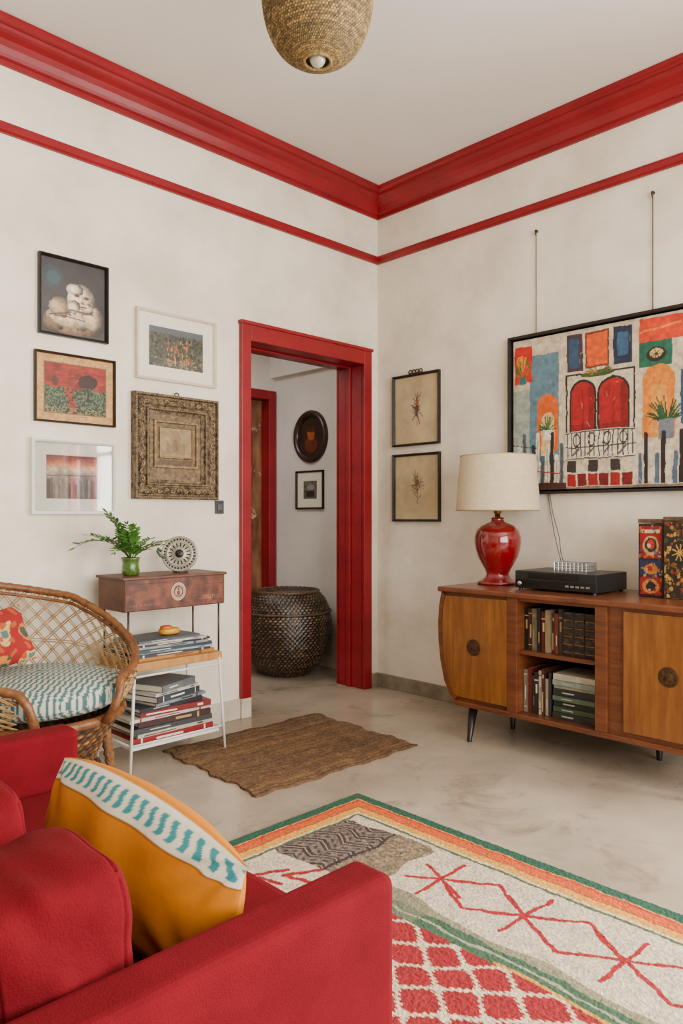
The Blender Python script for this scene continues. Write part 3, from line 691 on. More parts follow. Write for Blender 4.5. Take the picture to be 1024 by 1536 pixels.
for i in range(8):
    t=random.uniform(.012,.022); h=random.uniform(.16,.21)
    book(t,.17,h,upright(-.5+random.uniform(0,.015),y,.186),[(130,120,100),(110,36,30),(64,64,66),(40,34,30),(180,170,148),(80,42,36),(156,146,126),(50,48,52)][i],'books on the lower cabinet shelf','slim worn paperback standing on lower cabinet shelf',accent=[(190,180,160),(70,46,34),(170,150,106)][i%3],style=(i+1)%4); y-=t+.001
    if y<-1.50: break
z=.1855
for k,(hh,cc) in enumerate([(.03,(44,46,40)),(.022,(60,80,58)),(.028,(36,38,38)),(.02,(84,104,82)),(.03,(40,44,44)),(.016,(160,152,130)),(.022,(130,148,138)),(.026,(190,182,162))]):
    y2=y-.010; M=Matrix(((0,1,0,-.5+.006*(k%3)),(0,0,-1,y2),(1,0,0,z),(0,0,0,1)))
    book(hh,.19,abs(-1.744-y2)-.008*(k%2),M,cc,'stacked volumes on the lower cabinet shelf',['dark green','sage green','black','pale green','black','tan','grey-green','cream'][k]+' volume lying in stack on lower cabinet shelf',accent=(150,154,138),style=3); z+=hh+.0005

# lamp
lx,ly,lz=-.25,-1.07,.735
T=thing('table_lamp','glossy red ceramic table lamp with cream drum shade on the sideboard','table lamp',(lx,ly,lz))
M_cer=mat('red_ceramic',(106,5,14),(128,8,20),rough=.12,scale=3,coat=1)
prof=[(.100,0),(.104,.004),(.104,.012),(.09,.018),(.082,.024),(.068,.032),(.060,.045),(.058,.055),(.066,.075),(.084,.105),(.102,.14),(.114,.18),(.119,.215),(.117,.245),(.107,.275),(.086,.298),(.055,.312),(.036,.318),(.031,.33),(.034,.338),(.026,.342)]
MB().lathe(prof,(lx,ly,lz),n=64).obj('base',M_cer,T,smooth=True)
MB().lathe([(.014,.34),(.014,.36),(.02,.362),(.02,.40),(.006,.402),(.006,.46)],(lx,ly,lz),n=20).obj('socket',M_brass,T,smooth=True)
M_shade=mat('linen_shade',(200,184,152),(212,198,168),rough=.9,scale=40,bump=.15,bscale=200)
z0,z1=.378,.655
sh=[(.212,z0),(.190,z1),(.188,z1),(.210,z0),(.212,z0)]
MB().lathe(sh,(lx,ly,lz),n=96,cap=False).obj('lamp_shade',M_shade,T,smooth=False)
M_tr=mat('shade_trim',(180,158,118),rough=.7)
for zz,r in ((z0,.211),(z1,.189)): MB().tube([(lx+r*math.cos(a),ly+r*math.sin(a),lz+zz) for a in [2*math.pi*i/64 for i in range(64)]],.003,n=6,closed=True).obj('shade_ring',M_tr,T,smooth=True)
b=MB()
for a in (0,2.094,4.188): b.tube([(lx,ly,lz+.45),(lx+.198*math.cos(a),ly+.198*math.sin(a),lz+.45)],.002,n=6)
b.obj('shade_support',M_brass,T)
MB().sell((lx,ly,lz+.49),(.03,.03,.04),1,1,20,12).obj('bulb',mat('frosted_bulb',(240,238,230),rough=.4),T,smooth=True)

# VCR
T=thing('video_player','black video player box with front buttons on the sideboard','video player',(-.27,-1.485,.735))
M_vcr=mat('black_plastic',(22,22,23),(30,30,32),rough=.4)
MB().box((-.42,-1.69,.743),(-.12,-1.28,.825)).obj('body',M_vcr,T,bevel=.004)
b=MB(); b.box((-.425,-1.686,.747),(-.42,-1.284,.785)); b.box((-.424,-1.60,.792),(-.42,-1.35,.818)); b.obj('front_panel',mat('vcr_panel',(12,12,13),rough=.15),T,bevel=.001)
for i in range(5): MB().box((-.428,-1.66+i*.025,.762),(-.424,-1.644+i*.025,.77)).obj('button',mat('grey_button',(120,118,112),rough=.4),T)
MB().lathe([(.011,0),(.011,.006),(.008,.008)],(-.425,-1.31,.766),n=16,M=Matrix.Rotation(-math.pi/2,4,'Y')).obj('knob',M_chrome,T,smooth=True)
for x in (-.4,-.14):
    for yy in (-1.67,-1.3): MB().lathe([(.01,.735),(.01,.744)],(x,yy,0),n=12).obj('foot',M_vcr,T)
T=thing('glass_box','small clear glass box with silver rims on the video player','glass box',(-.25,-1.50,.825))
b=MB(); b.box((-.30,-1.58,.825),(-.2,-1.42,.83)); b.box((-.30,-1.58,.83),(-.297,-1.42,.865)); b.box((-.203,-1.58,.83),(-.2,-1.42,.865)); b.box((-.297,-1.58,.83),(-.203,-1.577,.865)); b.box((-.297,-1.423,.83),(-.203,-1.42,.865)); b.obj('body',mat('ribbed_glass',(190,192,188),rough=.12,trans=.7,bump=.8,bscale=90),T)
b=MB()
for zz in (.838,.85,.866): b.tube([(-.301,-1.581,zz),(-.199,-1.581,zz),(-.199,-1.419,zz),(-.301,-1.419,zz)],.002,n=6,closed=True)
for i in range(9): yy=-1.58+i*.02; b.tube([(-.301,yy,.827),(-.301,yy,.866)],.0015,n=5)
b.obj('rim',M_chrome,T,kind='stuff')
# cable
T=thing('cable','thin dark cable running from the painting down to the video player','cable',(-.2,-1.36,.826))
for off in (0,.012):
    P=[(-.006,-1.215-off,1.197),(-.012,-1.235-off,1.1),(-.05,-1.28-off*2,.98),(-.1,-1.33-off,.90),(-.16,-1.38-off,.85),(-.19,-1.40-off,.828)]
    Q=[]
    for i in range(len(P)-1):
        for t in (0,.33,.66): Q.append(tuple(P[i][q]*(1-t)+P[i+1][q]*t for q in range(3)))
    Q.append(P[-1]); MB().tube(Q,.002,n=6).obj('cord',mat('grey_cord',(70,76,78),rough=.5),T,smooth=True)
# decorative tins
def tin(y0,y1,x0,hh,kind,label):
    T=thing('decorative_tin',label,'tin box',((x0-.1)/2-.05,(y0+y1)/2,.735))
    side=mat('tin_side_%d'%kind,(34,28,26) if kind==0 else (96,72,38),(60,34,28) if kind==0 else (40,30,22),rough=.4,scale=30,contrast=(.4,.6))
    MB().box((x0,y0,.735),(x0+.2,y1,.735+hh-.02)).obj('body',side,T,bevel=.003)
    MB().box((x0-.002,y0-.002,.735+hh-.018),(x0+.202,y1+.002,.735+hh)).obj('lid',mat('tin_lid_%d'%kind,(60,50,44),(120,96,70),rough=.35,metal=.5,scale=30),T,bevel=.003)
    W_=abs(y1-y0)-.008; H_=hh-.03
    c=Canvas(W_,H_,.0015,(26,22,28) if kind==0 else (32,26,18))
    r=random.Random(kind+4)
    if kind==0:
        c.rect(.004,H_*.52,W_-.004,H_-.008,(130,20,22)); c.ell(W_/2,H_*.7,W_*.34,H_*.14,(180,150,100)); c.ell(W_/2,H_*.71,W_*.26,H_*.1,(40,30,36)); c.ell(W_*.5,H_*.72,W_*.16,H_*.07,(170,50,30)); c.ell(W_*.42,H_*.7,W_*.08,H_*.03,(206,180,130))
        c.rect(.004,H_*.28,W_-.004,H_*.49,(30,42,74)); c.ell(W_*.5,H_*.37,W_*.3,H_*.07,(160,110,44)); c.ell(W_*.45,H_*.38,W_*.12,H_*.04,(140,30,26)); c.rect(.004,.006,W_-.004,H_*.26,(140,22,22)); c.ell(W_*.5,H_*.13,W_*.36,H_*.1,(176,120,54)); c.ell(W_*.5,H_*.13,W_*.2,H_*.07,(26,22,28))
        c.rect(.01,H_*.88,W_-.01,H_*.93,(200,180,140))
        for i in range(60): x=r.random()*W_; y=r.random()*H_; c.ell(x,y,.003+.004*r.random(),.003+.005*r.random(),r.choice([(180,130,60),(26,22,28),(120,26,24),(60,80,100),(200,180,140)]),.8)
    else:
        for i in range(260):
            x=r.random()*W_; y=r.random()*H_; q=.002+.006*r.random(); c.ell(x,y,q,q*1.3,r.choice([(150,108,44),(104,70,26),(50,62,40),(120,44,26),(24,20,16),(176,140,70),(24,20,16)]))
        c.ell(W_*.5,H_*.6,W_*.3,H_*.16,(24,20,16)); 
        for i in range(9): a=i*.7; c.line(W_*.5,H_*.6,W_*.5+.03*math.cos(a),H_*.6+.035*math.sin(a),.005,(176,140,70))
    c.warp(.003,.012,6); c.mottle(.2,.01,2)
    panel('printed_front',c,(x0-.0012,y1-.004,.741),(0,-1,0),(0,0,1),M_printm,T)
    c2=Canvas(.19,H_,.002,(96,26,24) if kind==0 else (60,46,24))
    for i in range(120):
        x=r.random()*.19; y=r.random()*H_; q=.003+.008*r.random(); c2.ell(x,y,q,q,r.choice([(150,110,50),(30,24,20),(50,66,40),(120,46,28)]))
    panel('printed_side',c2,(x0+.005,y0-.0012,.741),(1,0,0),(0,0,1),M_printm,T)
tin(-1.93,-1.822,-.30,.335,0,'tall dark tin with red and blue printed label')
tin(-2.07,-1.938,-.32,.345,1,'tall tin with black and gold floral decoration')

# ---------------------------------------------------------------- LEFT STAND
M_tray=mat('honey_wood',(150,98,40),(184,134,66),rough=.5,scale=5,stretch=(6,1,1))
T=thing('magazine_stand','white metal rack with honey wood shelf full of magazines','magazine rack',(-1.69,-.24,0))
XA,XB,YA,YB=-1.93,-1.465,-.375,-.1
MB().box((XA,YA,.42),(XB,YB,.455)).obj('shelf',M_tray,T,bevel=.003)
MB().box((XA+.01,YA+.01,.085),(XB-.01,YB-.01,.10)).obj('lower_shelf',M_metalw,T,bevel=.003)
for x,s in ((XA,-1),(XB,1)):
    for yy,s2 in ((YA,-1),(YB,1)):
        MB().tube([(x-s*.018,yy,.43),(x+s*.008,yy+s2*.01,0)],.0065,n=10).obj('leg',M_metalw,T,smooth=True)
for yy in (YA,YB):
    MB().tube([(XA+.01,yy,.40),(XB-.01,yy,.40)],.005,n=8).obj('rail',M_metalw,T,smooth=True); MB().tube([(XA,yy,.11),(XB,yy,.11)],.005,n=8).obj('rail',M_metalw,T,smooth=True)
for x in (XA,XB): MB().tube([(x,YA,.11),(x,YB,.11)],.005,n=8).obj('rail',M_metalw,T,smooth=True)
# drawer box on thin legs
T=thing('drawer_box','worn brown wooden drawer box with pale seal on thin metal legs','drawer box',(-1.695,-.24,.455))
M_crate=mat('worn_brown_wood',(66,36,24),(104,62,42),rough=.5,scale=6,stretch=(3,1,1),bump=.15,bscale=30)
MB().box((-1.95,-.352,.674),(-1.44,-.12,.812)).obj('body',M_crate,T,bevel=.003)
MB().box((-1.958,-.366,.810),(-1.432,-.11,.822)).obj('top',M_crate,T,bevel=.003)
c=Canvas(.5,.128,.0016,(92,52,36)); c.img*=(.6+.7*c.sn(.03,3))[...,None]; c.mottle(.35,.02,5)
wc=(190,172,142)
c.ring(.255,.068,.034,.037,.07,wc); c.ring(.255,.068,.027,.03,.08,wc); c.ell(.255,.066,.018,.02,wc,.85); c.ell(.255,.062,.009,.01,(92,48,32)); c.ell(.255,.078,.006,.006,(92,48,32)); c.line(.243,.05,.267,.05,.003,(92,48,32))
for i,x in enumerate(np.arange(.385,.475,.010)): c.line(x,.034,x,.041+.003*(i%2),.002,wc,.45); c.line(x,.038,x+.005,.038,.002,wc,.4)
c.line(.36,.028,.48,.028,.002,wc,.35)
for i,x in enumerate(np.arange(.02,.16,.009)): c.line(x,.016,x+.003*(i%2),.024,.0025,wc,.35)
c.line(.01,.11,.2,.112,.004,(50,26,18),.7); c.ell(.08,.06,.06,.02,(116,70,48),.4); c.line(.3,.09,.49,.094,.003,(50,26,18),.6)
dr=MB().box((-1.948,-.360,.678),(-1.442,-.352,.810)).obj('drawer',M_crate,T,bevel=.001)
panel('painted_front',c,(-1.945,-.3612,.68),(1,0,0),(0,0,1),M_printm,dr)
for x in (-1.925,-1.465):
    for yy in (-.345,-.13): MB().tube([(x,yy,.676),(x,yy,.455)],.0045,n=10).obj('leg',M_metald,T,smooth=True)
def flat(x,y,z,rot,T_,wd,dp,col,group,label,acc,st):
    R=Matrix.Translation((x,y,z))@Matrix.Rotation(rot,4,'Z')@Matrix(((0,0,1,-wd/2),(0,1,0,-dp/2),(1,0,0,0),(0,0,0,1)))
    return book(T_,dp,wd,R,col,group,label,accent=acc,style=st)
z=.4555
for i,(t,wd,dp,col,nm,rot,dx,acc) in enumerate([(.014,.42,.2,(180,120,44),'ochre',.0,0,(110,50,26)),(.012,.40,.21,(44,52,60),'slate',.02,-.015,(210,204,190)),(.008,.38,.2,(176,170,160),'light grey',-.05,.01,(60,60,64)),(.013,.41,.21,(36,70,88),'teal',.04,-.01,(220,214,200)),(.010,.39,.2,(150,146,136),'grey',-.02,-.02,(40,40,44)),(.009,.40,.19,(36,44,60),'navy',.03,-.01,(210,200,180)),(.008,.37,.2,(206,200,188),'off-white',-.03,-.02,(140,40,34)),(.010,.33,.19,(80,92,100),'blue-grey',.10,-.03,(190,190,186))]):
    flat(-1.695+dx,-.24,z,rot,t,wd,dp,col,'magazines on the wooden shelf',nm+' magazine lying in the stack on the rack',acc,i%4); z+=t+.0004
T=thing('trinket_dish','small yellow ceramic trinket with orange lid on the magazines','trinket',(-1.67,-.25,z))
MB().sell((-1.67,-.25,z+.016),(.052,.034,.016),.6,.9,32,14).obj('body',mat('yellow_ceramic',(190,128,20),(206,150,34),rough=.3),T,smooth=True)
MB().sell((-1.685,-.25,z+.034),(.03,.022,.008),.7,.9,24,10).obj('lid',mat('orange_ceramic',(200,96,22),rough=.3),T,smooth=True)
z=.1004
for i,(t,wd,dp,col,nm,rot,dx,acc) in enumerate([(.030,.42,.22,(140,26,28),'red',.0,-.01,(210,200,180)),(.016,.38,.22,(190,182,164),'beige',.03,0,(80,40,34)),(.022,.40,.22,(60,62,66),'charcoal',.0,-.005,(180,170,150)),(.026,.36,.21,(60,30,26),'dark brown',-.04,.01,(160,136,84)),(.014,.40,.2,(206,200,186),'off-white',.02,-.02,(140,30,28)),(.026,.35,.2,(126,26,28),'crimson',-.06,.02,(216,206,186)),(.018,.34,.2,(40,44,52),'black',.12,-.02,(180,180,176)),(.014,.30,.2,(130,136,136),'grey',.2,.02,(40,40,42)),(.026,.28,.2,(60,66,72),'dark grey',.3,.0,(216,212,200)),(.014,.27,.19,(196,192,182),'light grey',.25,.0,(60,60,64)),(.030,.24,.19,(110,114,116),'mid grey',.38,.0,(220,216,206))]):
    flat(-1.70+dx,-.24,z,rot,t,wd,dp,col,'books on the bottom rack shelf',nm+' hardback lying in the low rack stack',acc,(i+1)%4); z+=t+.0004
# plant
px,py,pz=-1.857,-.24,.822
T=thing('potted_fern','small green fern in ribbed green glass pot on drawer box','potted plant',(px,py,pz))
M_pot=mat('green_glass',(58,96,30),(92,130,48),rough=.15,trans=.35,scale=30,bump=.3,bscale=60,coat=.5)
pr=[(.028,0),(.034,.004),(.037,.02),(.036,.04),(.034,.055),(.038,.07),(.042,.078),(.039,.078),(.034,.066),(.03,.06)]
MB().lathe(pr,(px,py,pz),n=36,disp=lambda j,k:.0014*math.cos(k*math.pi*2/3)).obj('pot',M_pot,T,smooth=True)
MB().lathe([(.03,.056),(.03,.062)],(px,py,pz),n=20).obj('soil',mat('soil',(40,30,22),(60,46,34),rough=.9),T)
M_leaf=mat('fern_leaf',(30,74,22),(84,132,50),rough=.42,scale=25)
b=MB(); bs=MB(); r=random.Random(5)
def frond(az,L,el,droop):
    P=[];p=Vector((px,py,pz+.06)); n=12
    for i in range(n+1):
        t=i/n; e=el-droop*t; dv=Vector((math.cos(az)*math.cos(e),math.sin(az)*math.cos(e),math.sin(e)))
        P.append(p.copy()); p=p+dv*(L/n)
    bs.tube(P,[.0022-.0013*i/n for i in range(n+1)],n=5)
    side=Vector((-math.sin(az),math.cos(az),0))
    for i in range(3,n+1):
        q=P[i]; fw=(P[i]-P[i-1]).normalized()
        for s in (-1,1):
            ll=(.018+.14*L)*(1-.6*abs(i/n-.5))*r.uniform(.85,1.1); d=(side*s*1.0+fw*.55+Vector((0,0,r.uniform(-.1,.4)))).normalized(); wv=fw.cross(d).cross(d).normalized()*ll*.2
            if i==n: d=(fw+side*s*.3).normalized()
            up=Vector((0,0,.003))
            b.add([q,q+d*ll*.35+wv,q+d*ll*.75+wv*.8,q+d*ll,q+d*ll*.75-wv*.8,q+d*ll*.35-wv,q+d*ll*.5+up],[(0,1,6),(1,2,6),(2,3,6),(3,4,6),(4,5,6),(5,0,6)])
for az,L,el,dr in [(3.3,.31,.95,1.5),(3.6,.25,1.0,1.2),(2.8,.22,1.1,1.1),(3.9,.22,.8,1.2),(1.6,.17,1.2,.7),(4.7,.17,1.0,1.3),(5.6,.19,1.0,1.1),(.2,.16,1.2,1.1),(.9,.18,1.3,.6),(2.3,.23,1.35,.5),(4.1,.22,1.25,.8),(6.0,.17,.9,1.0),(3.2,.25,1.4,.7)]: frond(az,L,el,dr)
b.obj('leaves',M_leaf,T,kind='stuff'); bs.obj('stems',mat('fern_stem',(60,80,30),rough=.6),T,smooth=True,kind='stuff')
# dial ornament
ox,oy,oz=-1.615,-.25,.822
T=thing('dial_ornament','round grey metal dial ornament with patterned rim on drawer box','ornament',(ox,oy,oz))
nrm=Vector((-.62,-.76,.2)).normalized(); q=Vector((0,0,1)).rotation_difference(nrm).to_matrix().to_4x4()
cen=Vector((ox,oy,oz+.086))
MB().lathe([(.08,-.012),(.083,-.006),(.083,.004),(.079,.009),(.075,.006),(.06,.006),(.058,.009),(.054,.006),(.03,.006),(.028,.009),(.012,.009)],cen,n=56,M=q).obj('disc',mat('grey_metal',(140,134,118),(168,162,146),rough=.4,metal=.3,scale=20),T,smooth=True)
b=MB()
for i in range(30):
    a=2*math.pi*i/30; p=cen+q@Vector((.068*math.cos(a),.068*math.sin(a),.0075)); b.sell(p,(.0045,.0045,.0045),1,1,8,6)
for i in range(16):
    a=2*math.pi*i/16; b.tube([cen+q@Vector((.034*math.cos(a),.034*math.sin(a),.008)),cen+q@Vector((.05*math.cos(a),.05*math.sin(a),.008))],.0026,n=5)
b.obj('rim_pattern',M_black,T,smooth=True,kind='stuff')
MB().lathe([(.02,.008),(.018,.015),(.008,.018),(.003,.018)],cen,n=24,M=q).obj('hub',M_black,T,smooth=True)
MB().lathe([(.035,0),(.035,.005),(.012,.01),(.008,.014)],(ox+.01,oy+.01,oz),n=24).obj('foot',M_metald,T,smooth=True)
b=MB(); b.tube([(ox-.085,oy+.02,oz+.10),(ox-.1,oy+.02,oz+.112),(ox-.11,oy+.01,oz+.1),(ox-.1,oy,oz+.08),(ox-.075,oy-.0,oz+.07)],.006,n=8); b.obj('side_loop',mat('verdigris',(60,80,60),rough=.5),T,smooth=True)

# ---------------------------------------------------------------- RATTAN CHAIR
cx,cy=-2.36,-.45
T=thing('rattan_armchair','rounded brown rattan tub chair with open woven back','armchair',(cx,cy,0))
M_rat=mat('rattan_pole',(80,44,20),(132,84,44),rough=.42,scale=30,bump=.3,bscale=80)
M_cane=mat('cane_strand',(132,100,62),(180,150,106),rough=.6,scale=30)
M_wick=mat('wicker_skirt',(84,52,26),(136,94,54),rough=.7,scale=60,bump=.7,bscale=90,bstretch=(1,1,3))
phs=[0,45,90,120,150]; zs=[.80,.745,.61,.545,.50]
def rim(deg,s=1.0):
    a=math.radians(deg); z=float(np.interp(abs(deg),phs,zs)); R=.36
    top=Vector((R*math.sin(a),R*math.cos(a),z)); bot=Vector((.29*math.sin(a),.29*math.cos(a),.36))
    p=bot.lerp(top,s); bul=.03*math.sin(math.pi*s); p+=Vector((math.sin(a),math.cos(a),0))*bul
    return p+Vector((cx,cy,0))
angs=list(range(-150,151,5))
ends=lambda s_:[Vector((cx+s_*.16,cy-.345,.46)),Vector((cx+s_*.14,cy-.34,.40)),Vector((cx+s_*.12,cy-.31,.355))]
P=ends(-1)[::-1]+[rim(a) for a in range(-150,151,3)]+ends(1)
MB().tube(P,[.0165 if i%2 else .014 for i in range(len(P))],n=12).obj('rim',M_rat,T,smooth=True)
b=MB(); b.tube([(p+Vector((0,0,-.030))) for p in [rim(a,1.0) for a in angs]],.007,n=8); b.obj('under_rim',M_rat,T,smooth=True)
MB().tube([(cx+.31*math.sin(a),cy+.31*math.cos(a),.355) for a in [2*math.pi*i/48 for i in range(48)]],.018,n=10,closed=True).obj('seat_ring',M_rat,T,smooth=True)
b=MB()
for dr_ in (-1,1):
    for a0 in range(-222,223,10):
        for o in (-.9,.9):
            pts=[]
            for i in range(13):
                s_=i/12; a=a0+o+dr_*(s_-.5)*60
                if abs(a)<=149: pts.append(rim(a,s_)+Vector((math.sin(math.radians(a)),math.cos(math.radians(a)),0))*(.003*dr_))
            if len(pts)>2: b.tube(pts,.0026,n=6)
for s in (.5,):
    for o in (-.012,.012): b.tube([rim(a,s+o) for a in angs],.0026,n=6)
b.obj('woven_back',M_cane,T,kind='stuff')
woven('seat_base',[(float(np.interp(zq,[.17,.22,.28,.34,.36],[.215,.235,.27,.303,.302])),zq) for zq in [.17+.19*i/22 for i in range(23)]],(cx,cy,0),240,6,.004,(58,36,18),(160,116,70),cmat('wicker_skirt_weave',rough=.6,bump=.3,bscale=150),T)
for (fx,fy,tx,ty) in ((.25,-.14,.21,-.12),(-.24,-.2,-.2,-.17),(.22,.24,.18,.19),(-.22,.24,-.18,.19)):
    b=MB(); A=Vector((cx+tx,cy+ty,.33)); B=Vector((cx+fx,cy+fy,0.0)) 
    L=[A.lerp(B,i/24) for i in range(25)]; b.tube(L,[.021 if i%2 else .016 for i in range(25)],n=10)
    b.obj('leg',M_wick,T,smooth=True)
b=MB(); b.tube([(cx+.235*math.cos(a),cy+.01+.21*math.sin(a),.13) for a in [2*math.pi*i/40 for i in range(40)]],.009,n=8,closed=True); b.obj('stretcher',M_rat,T,smooth=True)
def cmesh(o,fn):
    me=o.data; n=len(me.vertices); co=np.empty(n*3); me.vertices.foreach_get('co',co); co=co.reshape(-1,3)
    setcol(me,fn(co))
o=MB().sell((cx,cy-.03,.437),(.295,.295,.073),.7,.95,420,160).obj('seat_cushion',cmat('woven_fabric',rough=.9,bump=.4,bscale=250),smooth=True,label='round grey-teal and white striped seat pad on the rattan chair',cat='cushion')
def stripes(co):
    x,y=co[:,0]*.72-co[:,1]*.7,co[:,0]*.7+co[:,1]*.72
    s=np.sin(x*2*np.pi/.020+.9*np.sin(y*2*np.pi/.05)+.5*np.sign(np.sin(y*2*np.pi/.011)))
    a=np.array((196,192,176)); b2=np.array((62,96,98)); m=(s>.08)[:,None]; return np.where(m,a,b2)
cmesh(o,stripes)

# generic pillow mesh
def pillow(W_,H_,T_,n=44,pinch=.07,ex=.55,fl=2.6,n2=None):
    V=[];F=[];uv=[]; n2=n2 or n
    for side in (1,-1):
        for j in range(n2+1):
            for i in range(n+1):
                u=-1+2*i/n; v=-1+2*j/n2
                u=math.sin(u*math.pi/2)*.6+u*.4; v=math.sin(v*math.pi/2)*.6+v*.4
                e=((1-abs(u)**fl)*(1-abs(v)**fl)); z=side*T_*max(e,0)**ex
                x=u*W_*(1-pinch*(1-v*v)*abs(u)**3); y=v*H_*(1-pinch*(1-u*u)*abs(v)**3)
                V.append((x,y,z)); uv.append((u,v,side))
    N=(n+1)*(n2+1)
    for s,o_ in ((0,0),(1,N)):
        for j in range(n2):
            for i in range(n):
                a=o_+j*(n+1)+i; q=(a,a+1,a+n+2,a+n+1); F.append(q if s==0 else q[::-1])
    return V,F,np.array(uv)
def basis(O,ux,uy):
    ux=Vector(ux).normalized(); uy=Vector(uy); uy=(uy-ux*uy.dot(ux)).normalized(); n=ux.cross(uy)
    M=Matrix.Identity(4)
    for i in range(3): M[i][0]=ux[i];M[i][1]=uy[i];M[i][2]=n[i];M[i][3]=O[i]
    return M
V,F,uv=pillow(.13,.115,.055,n=70,ex=.62)
o=mkobj('throw_pillow',V,F,[cmat('printed_fabric',rough=.9,bump=.3,bscale=200)],M=basis((cx-.13,cy+.06,.625),(.93,-.1,.2),(.0,.5,.85)),smooth=True,label='red floral patterned throw pillow leaning in the rattan chair',cat='pillow')
def floral(co):
    x,z=co[:,0]+.01*np.sin(co[:,2]*60),co[:,2]+.01*np.sin(co[:,0]*70); s=np.sin(x*34+1)*np.sin(z*30+.5); t=np.sin(x*90+z*50)*np.sin(z*80-x*40)
    c=np.tile(np.array((132,26,24.)),(len(co),1)); c[t>.6]=(160,76,38); c[s>.4]=(190,164,116); c[(s>.4)&(t>.2)]=(164,80,38); c[(s>.55)&(t<-.3)]=(80,104,96); c[s<-.6]=(180,120,54); c[(s<-.6)&(t>.1)]=(60,70,60); return c
cmesh(o,floral)

# ---------------------------------------------------------------- SOFA
M_sofa=mat('red_fabric',(88,5,15),(104,9,21),rough=.95,scale=10,bump=.3,bscale=420,bdist=.004,spec=.15)
M_cush=mat('red_cushion_fabric',(84,5,14),(102,8,19),rough=.95,scale=8,bump=.3,bscale=350,bdist=.004,spec=.15)
AX,AY0,AY1,AZ=-2.64,-2.485,-1.345,.55
SZ=.42
T=thing('sofa','red upholstered loveseat with slim square arms beside the rug','sofa',(-2.95,-1.915,.0))
MB().box((-3.24,AY0+.085,.10),(AX+.005,AY1-.085,.32)).obj('base',M_sofa,T,bevel=.015)
MB().box((-3.14,AY0+.088,.32),(AX+.03,AY1-.088,SZ)).obj('seat',M_sofa,T,bevel=.03)
MB().box((-3.27,AY0,.10),(AX,AY0+.085,AZ)).obj('arm',M_sofa,T,bevel=.018)
MB().box((-3.27,AY1-.085,.10),(AX,AY1,AZ)).obj('arm',M_sofa,T,bevel=.018)
MB().box((-3.30,AY0+.086,.10),(-3.21,AY1-.086,.58)).obj('backrest',M_sofa,T,bevel=.03)
for x in (-3.2,-2.7):
    for yy in (AY0+.05,AY1-.05): MB().tube([(x,yy,.012),(x,yy,.11)],[.016,.024],n=12).obj('leg',M_wd,T,smooth=True)
def cushion(y0,y1,z1,x0,x1,label,seed,tilt=-.08,p8=9.0):
    c_=Vector(((x0+x1)/2,(y0+y1)/2,(SZ+z1)/2)); r_=((x1-x0)/2,(y1-y0)/2,(z1-SZ)/2)
    M=Matrix.Rotation(tilt,4,'Y')
    n=90; V=[];F=[]
    for ax in range(3):
        for sg in (-1,1):
            o_=len(V)
            for j in range(n+1):
                for i in range(n+1):
                    u=-1+2*i/n; v=-1+2*j/n
                    t=[0,0,0]; t[ax]=sg; t[(ax+1)%3]=u; t[(ax+2)%3]=v
                    nr=(abs(t[0])**p8+abs(t[1])**p8+abs(t[2])**p8)**(1/p8)
                    q=[k/nr for k in t]
                    bul=[1+.10*(1-q[(k+1)%3]**2)*(1-q[(k+2)%3]**2) for k in range(3)]
                    p=Vector((q[0]*bul[0]*r_[0],q[1]*bul[1]*r_[1],q[2]*bul[2]*r_[2]))
                    w1=mnoise.noise(Vector((p.x*6+seed*5,p.y*6,p.z*6)))
                    w2=mnoise.noise(Vector((p.x*6+seed,p.y*9+1.3,p.z*24+p.x*18+p.y*9)))
                    w3=mnoise.noise(Vector((p.x*34+p.z*10,p.y*7,p.z*8+seed*2)))
                    sx=abs(q[0]); side=max(abs(q[1]),abs(q[2]))
                    groove=math.exp(-((sx-.82)/.022)**2)*(1 if side>.93 else 0)
                    k=.006*w1+.0048*w2+.0036*w3-.0045*groove
                    p=M@(p+p.normalized()*k)+c_; p.z=max(p.z,SZ+.001); V.append(tuple(p))
            for j in range(n):
                for i in range(n):
                    a=o_+j*(n+1)+i; q=(a,a+1,a+n+2,a+n+1); F.append(q if sg>0 else q[::-1])
    o=mkobj('sofa_cushion',V,F,[M_cush],smooth=True,label=label,cat='cushion',group='back cushions on the sofa',base=True)
    bm=bmesh.new(); bm.from_mesh(o.data); bmesh.ops.remove_doubles(bm,verts=bm.verts,dist=.0004); bmesh.ops.recalc_face_normals(bm,faces=bm.faces); bm.to_mesh(o.data); bm.free()
    for f_ in o.data.polygons: f_.use_smooth=True
cushion(-2.39,-2.195,.650,-3.19,-3.01,'plump creased red cushion against the sofa arm',1)
cushion(-2.15,-1.46,.680,-3.19,-3.035,'long plump red back cushion leaning on the sofa back',2)
# long yellow bolster pillow standing on the seat, its rounded back turned to the cushions
V,F,uv=pillow(.292,.105,.082,n=190,n2=90,pinch=.03,ex=.56,fl=2.1)
Mp=basis((-2.862,-2.098,.512),(0,-1,-.02),(.16,0,.99))
A=np.array(Mp); V=np.array(V)
u,v,s=uv[:,0],uv[:,1],uv[:,2]
V[:,1]+= .022*(1-u**2)*(v+1)/2-.012*(np.clip(u,0,1)**3)*(v+1)/2-.010*(np.clip(-u,0,1)**4)*(v+1)/2
env=(1-abs(u)**6)*(1-abs(v)**4)
fold=np.zeros(len(V))
for (cu,cvv,sd) in ((1,1,0),(-1,1,1),(1,-1,2),(-1,-1,3)):
    du=(u-cu)*2.0; dv=v-cvv; rr_=np.sqrt(du*du+dv*dv); th=np.arctan2(dv,du)
    fold+=np.sin(th*13+sd)*np.exp(-(rr_/.9)**2)*.008
V[:,2]+= s*(.0045*np.sin(u*11+v*2.5)*(.5+.5*np.cos(u*3))+fold)*env
V=V@A[:3,:3].T+A[:3,3]
V[:,2]=np.maximum(V[:,2],SZ+.002); V[:,1]=np.maximum(V[:,1],-2.397)
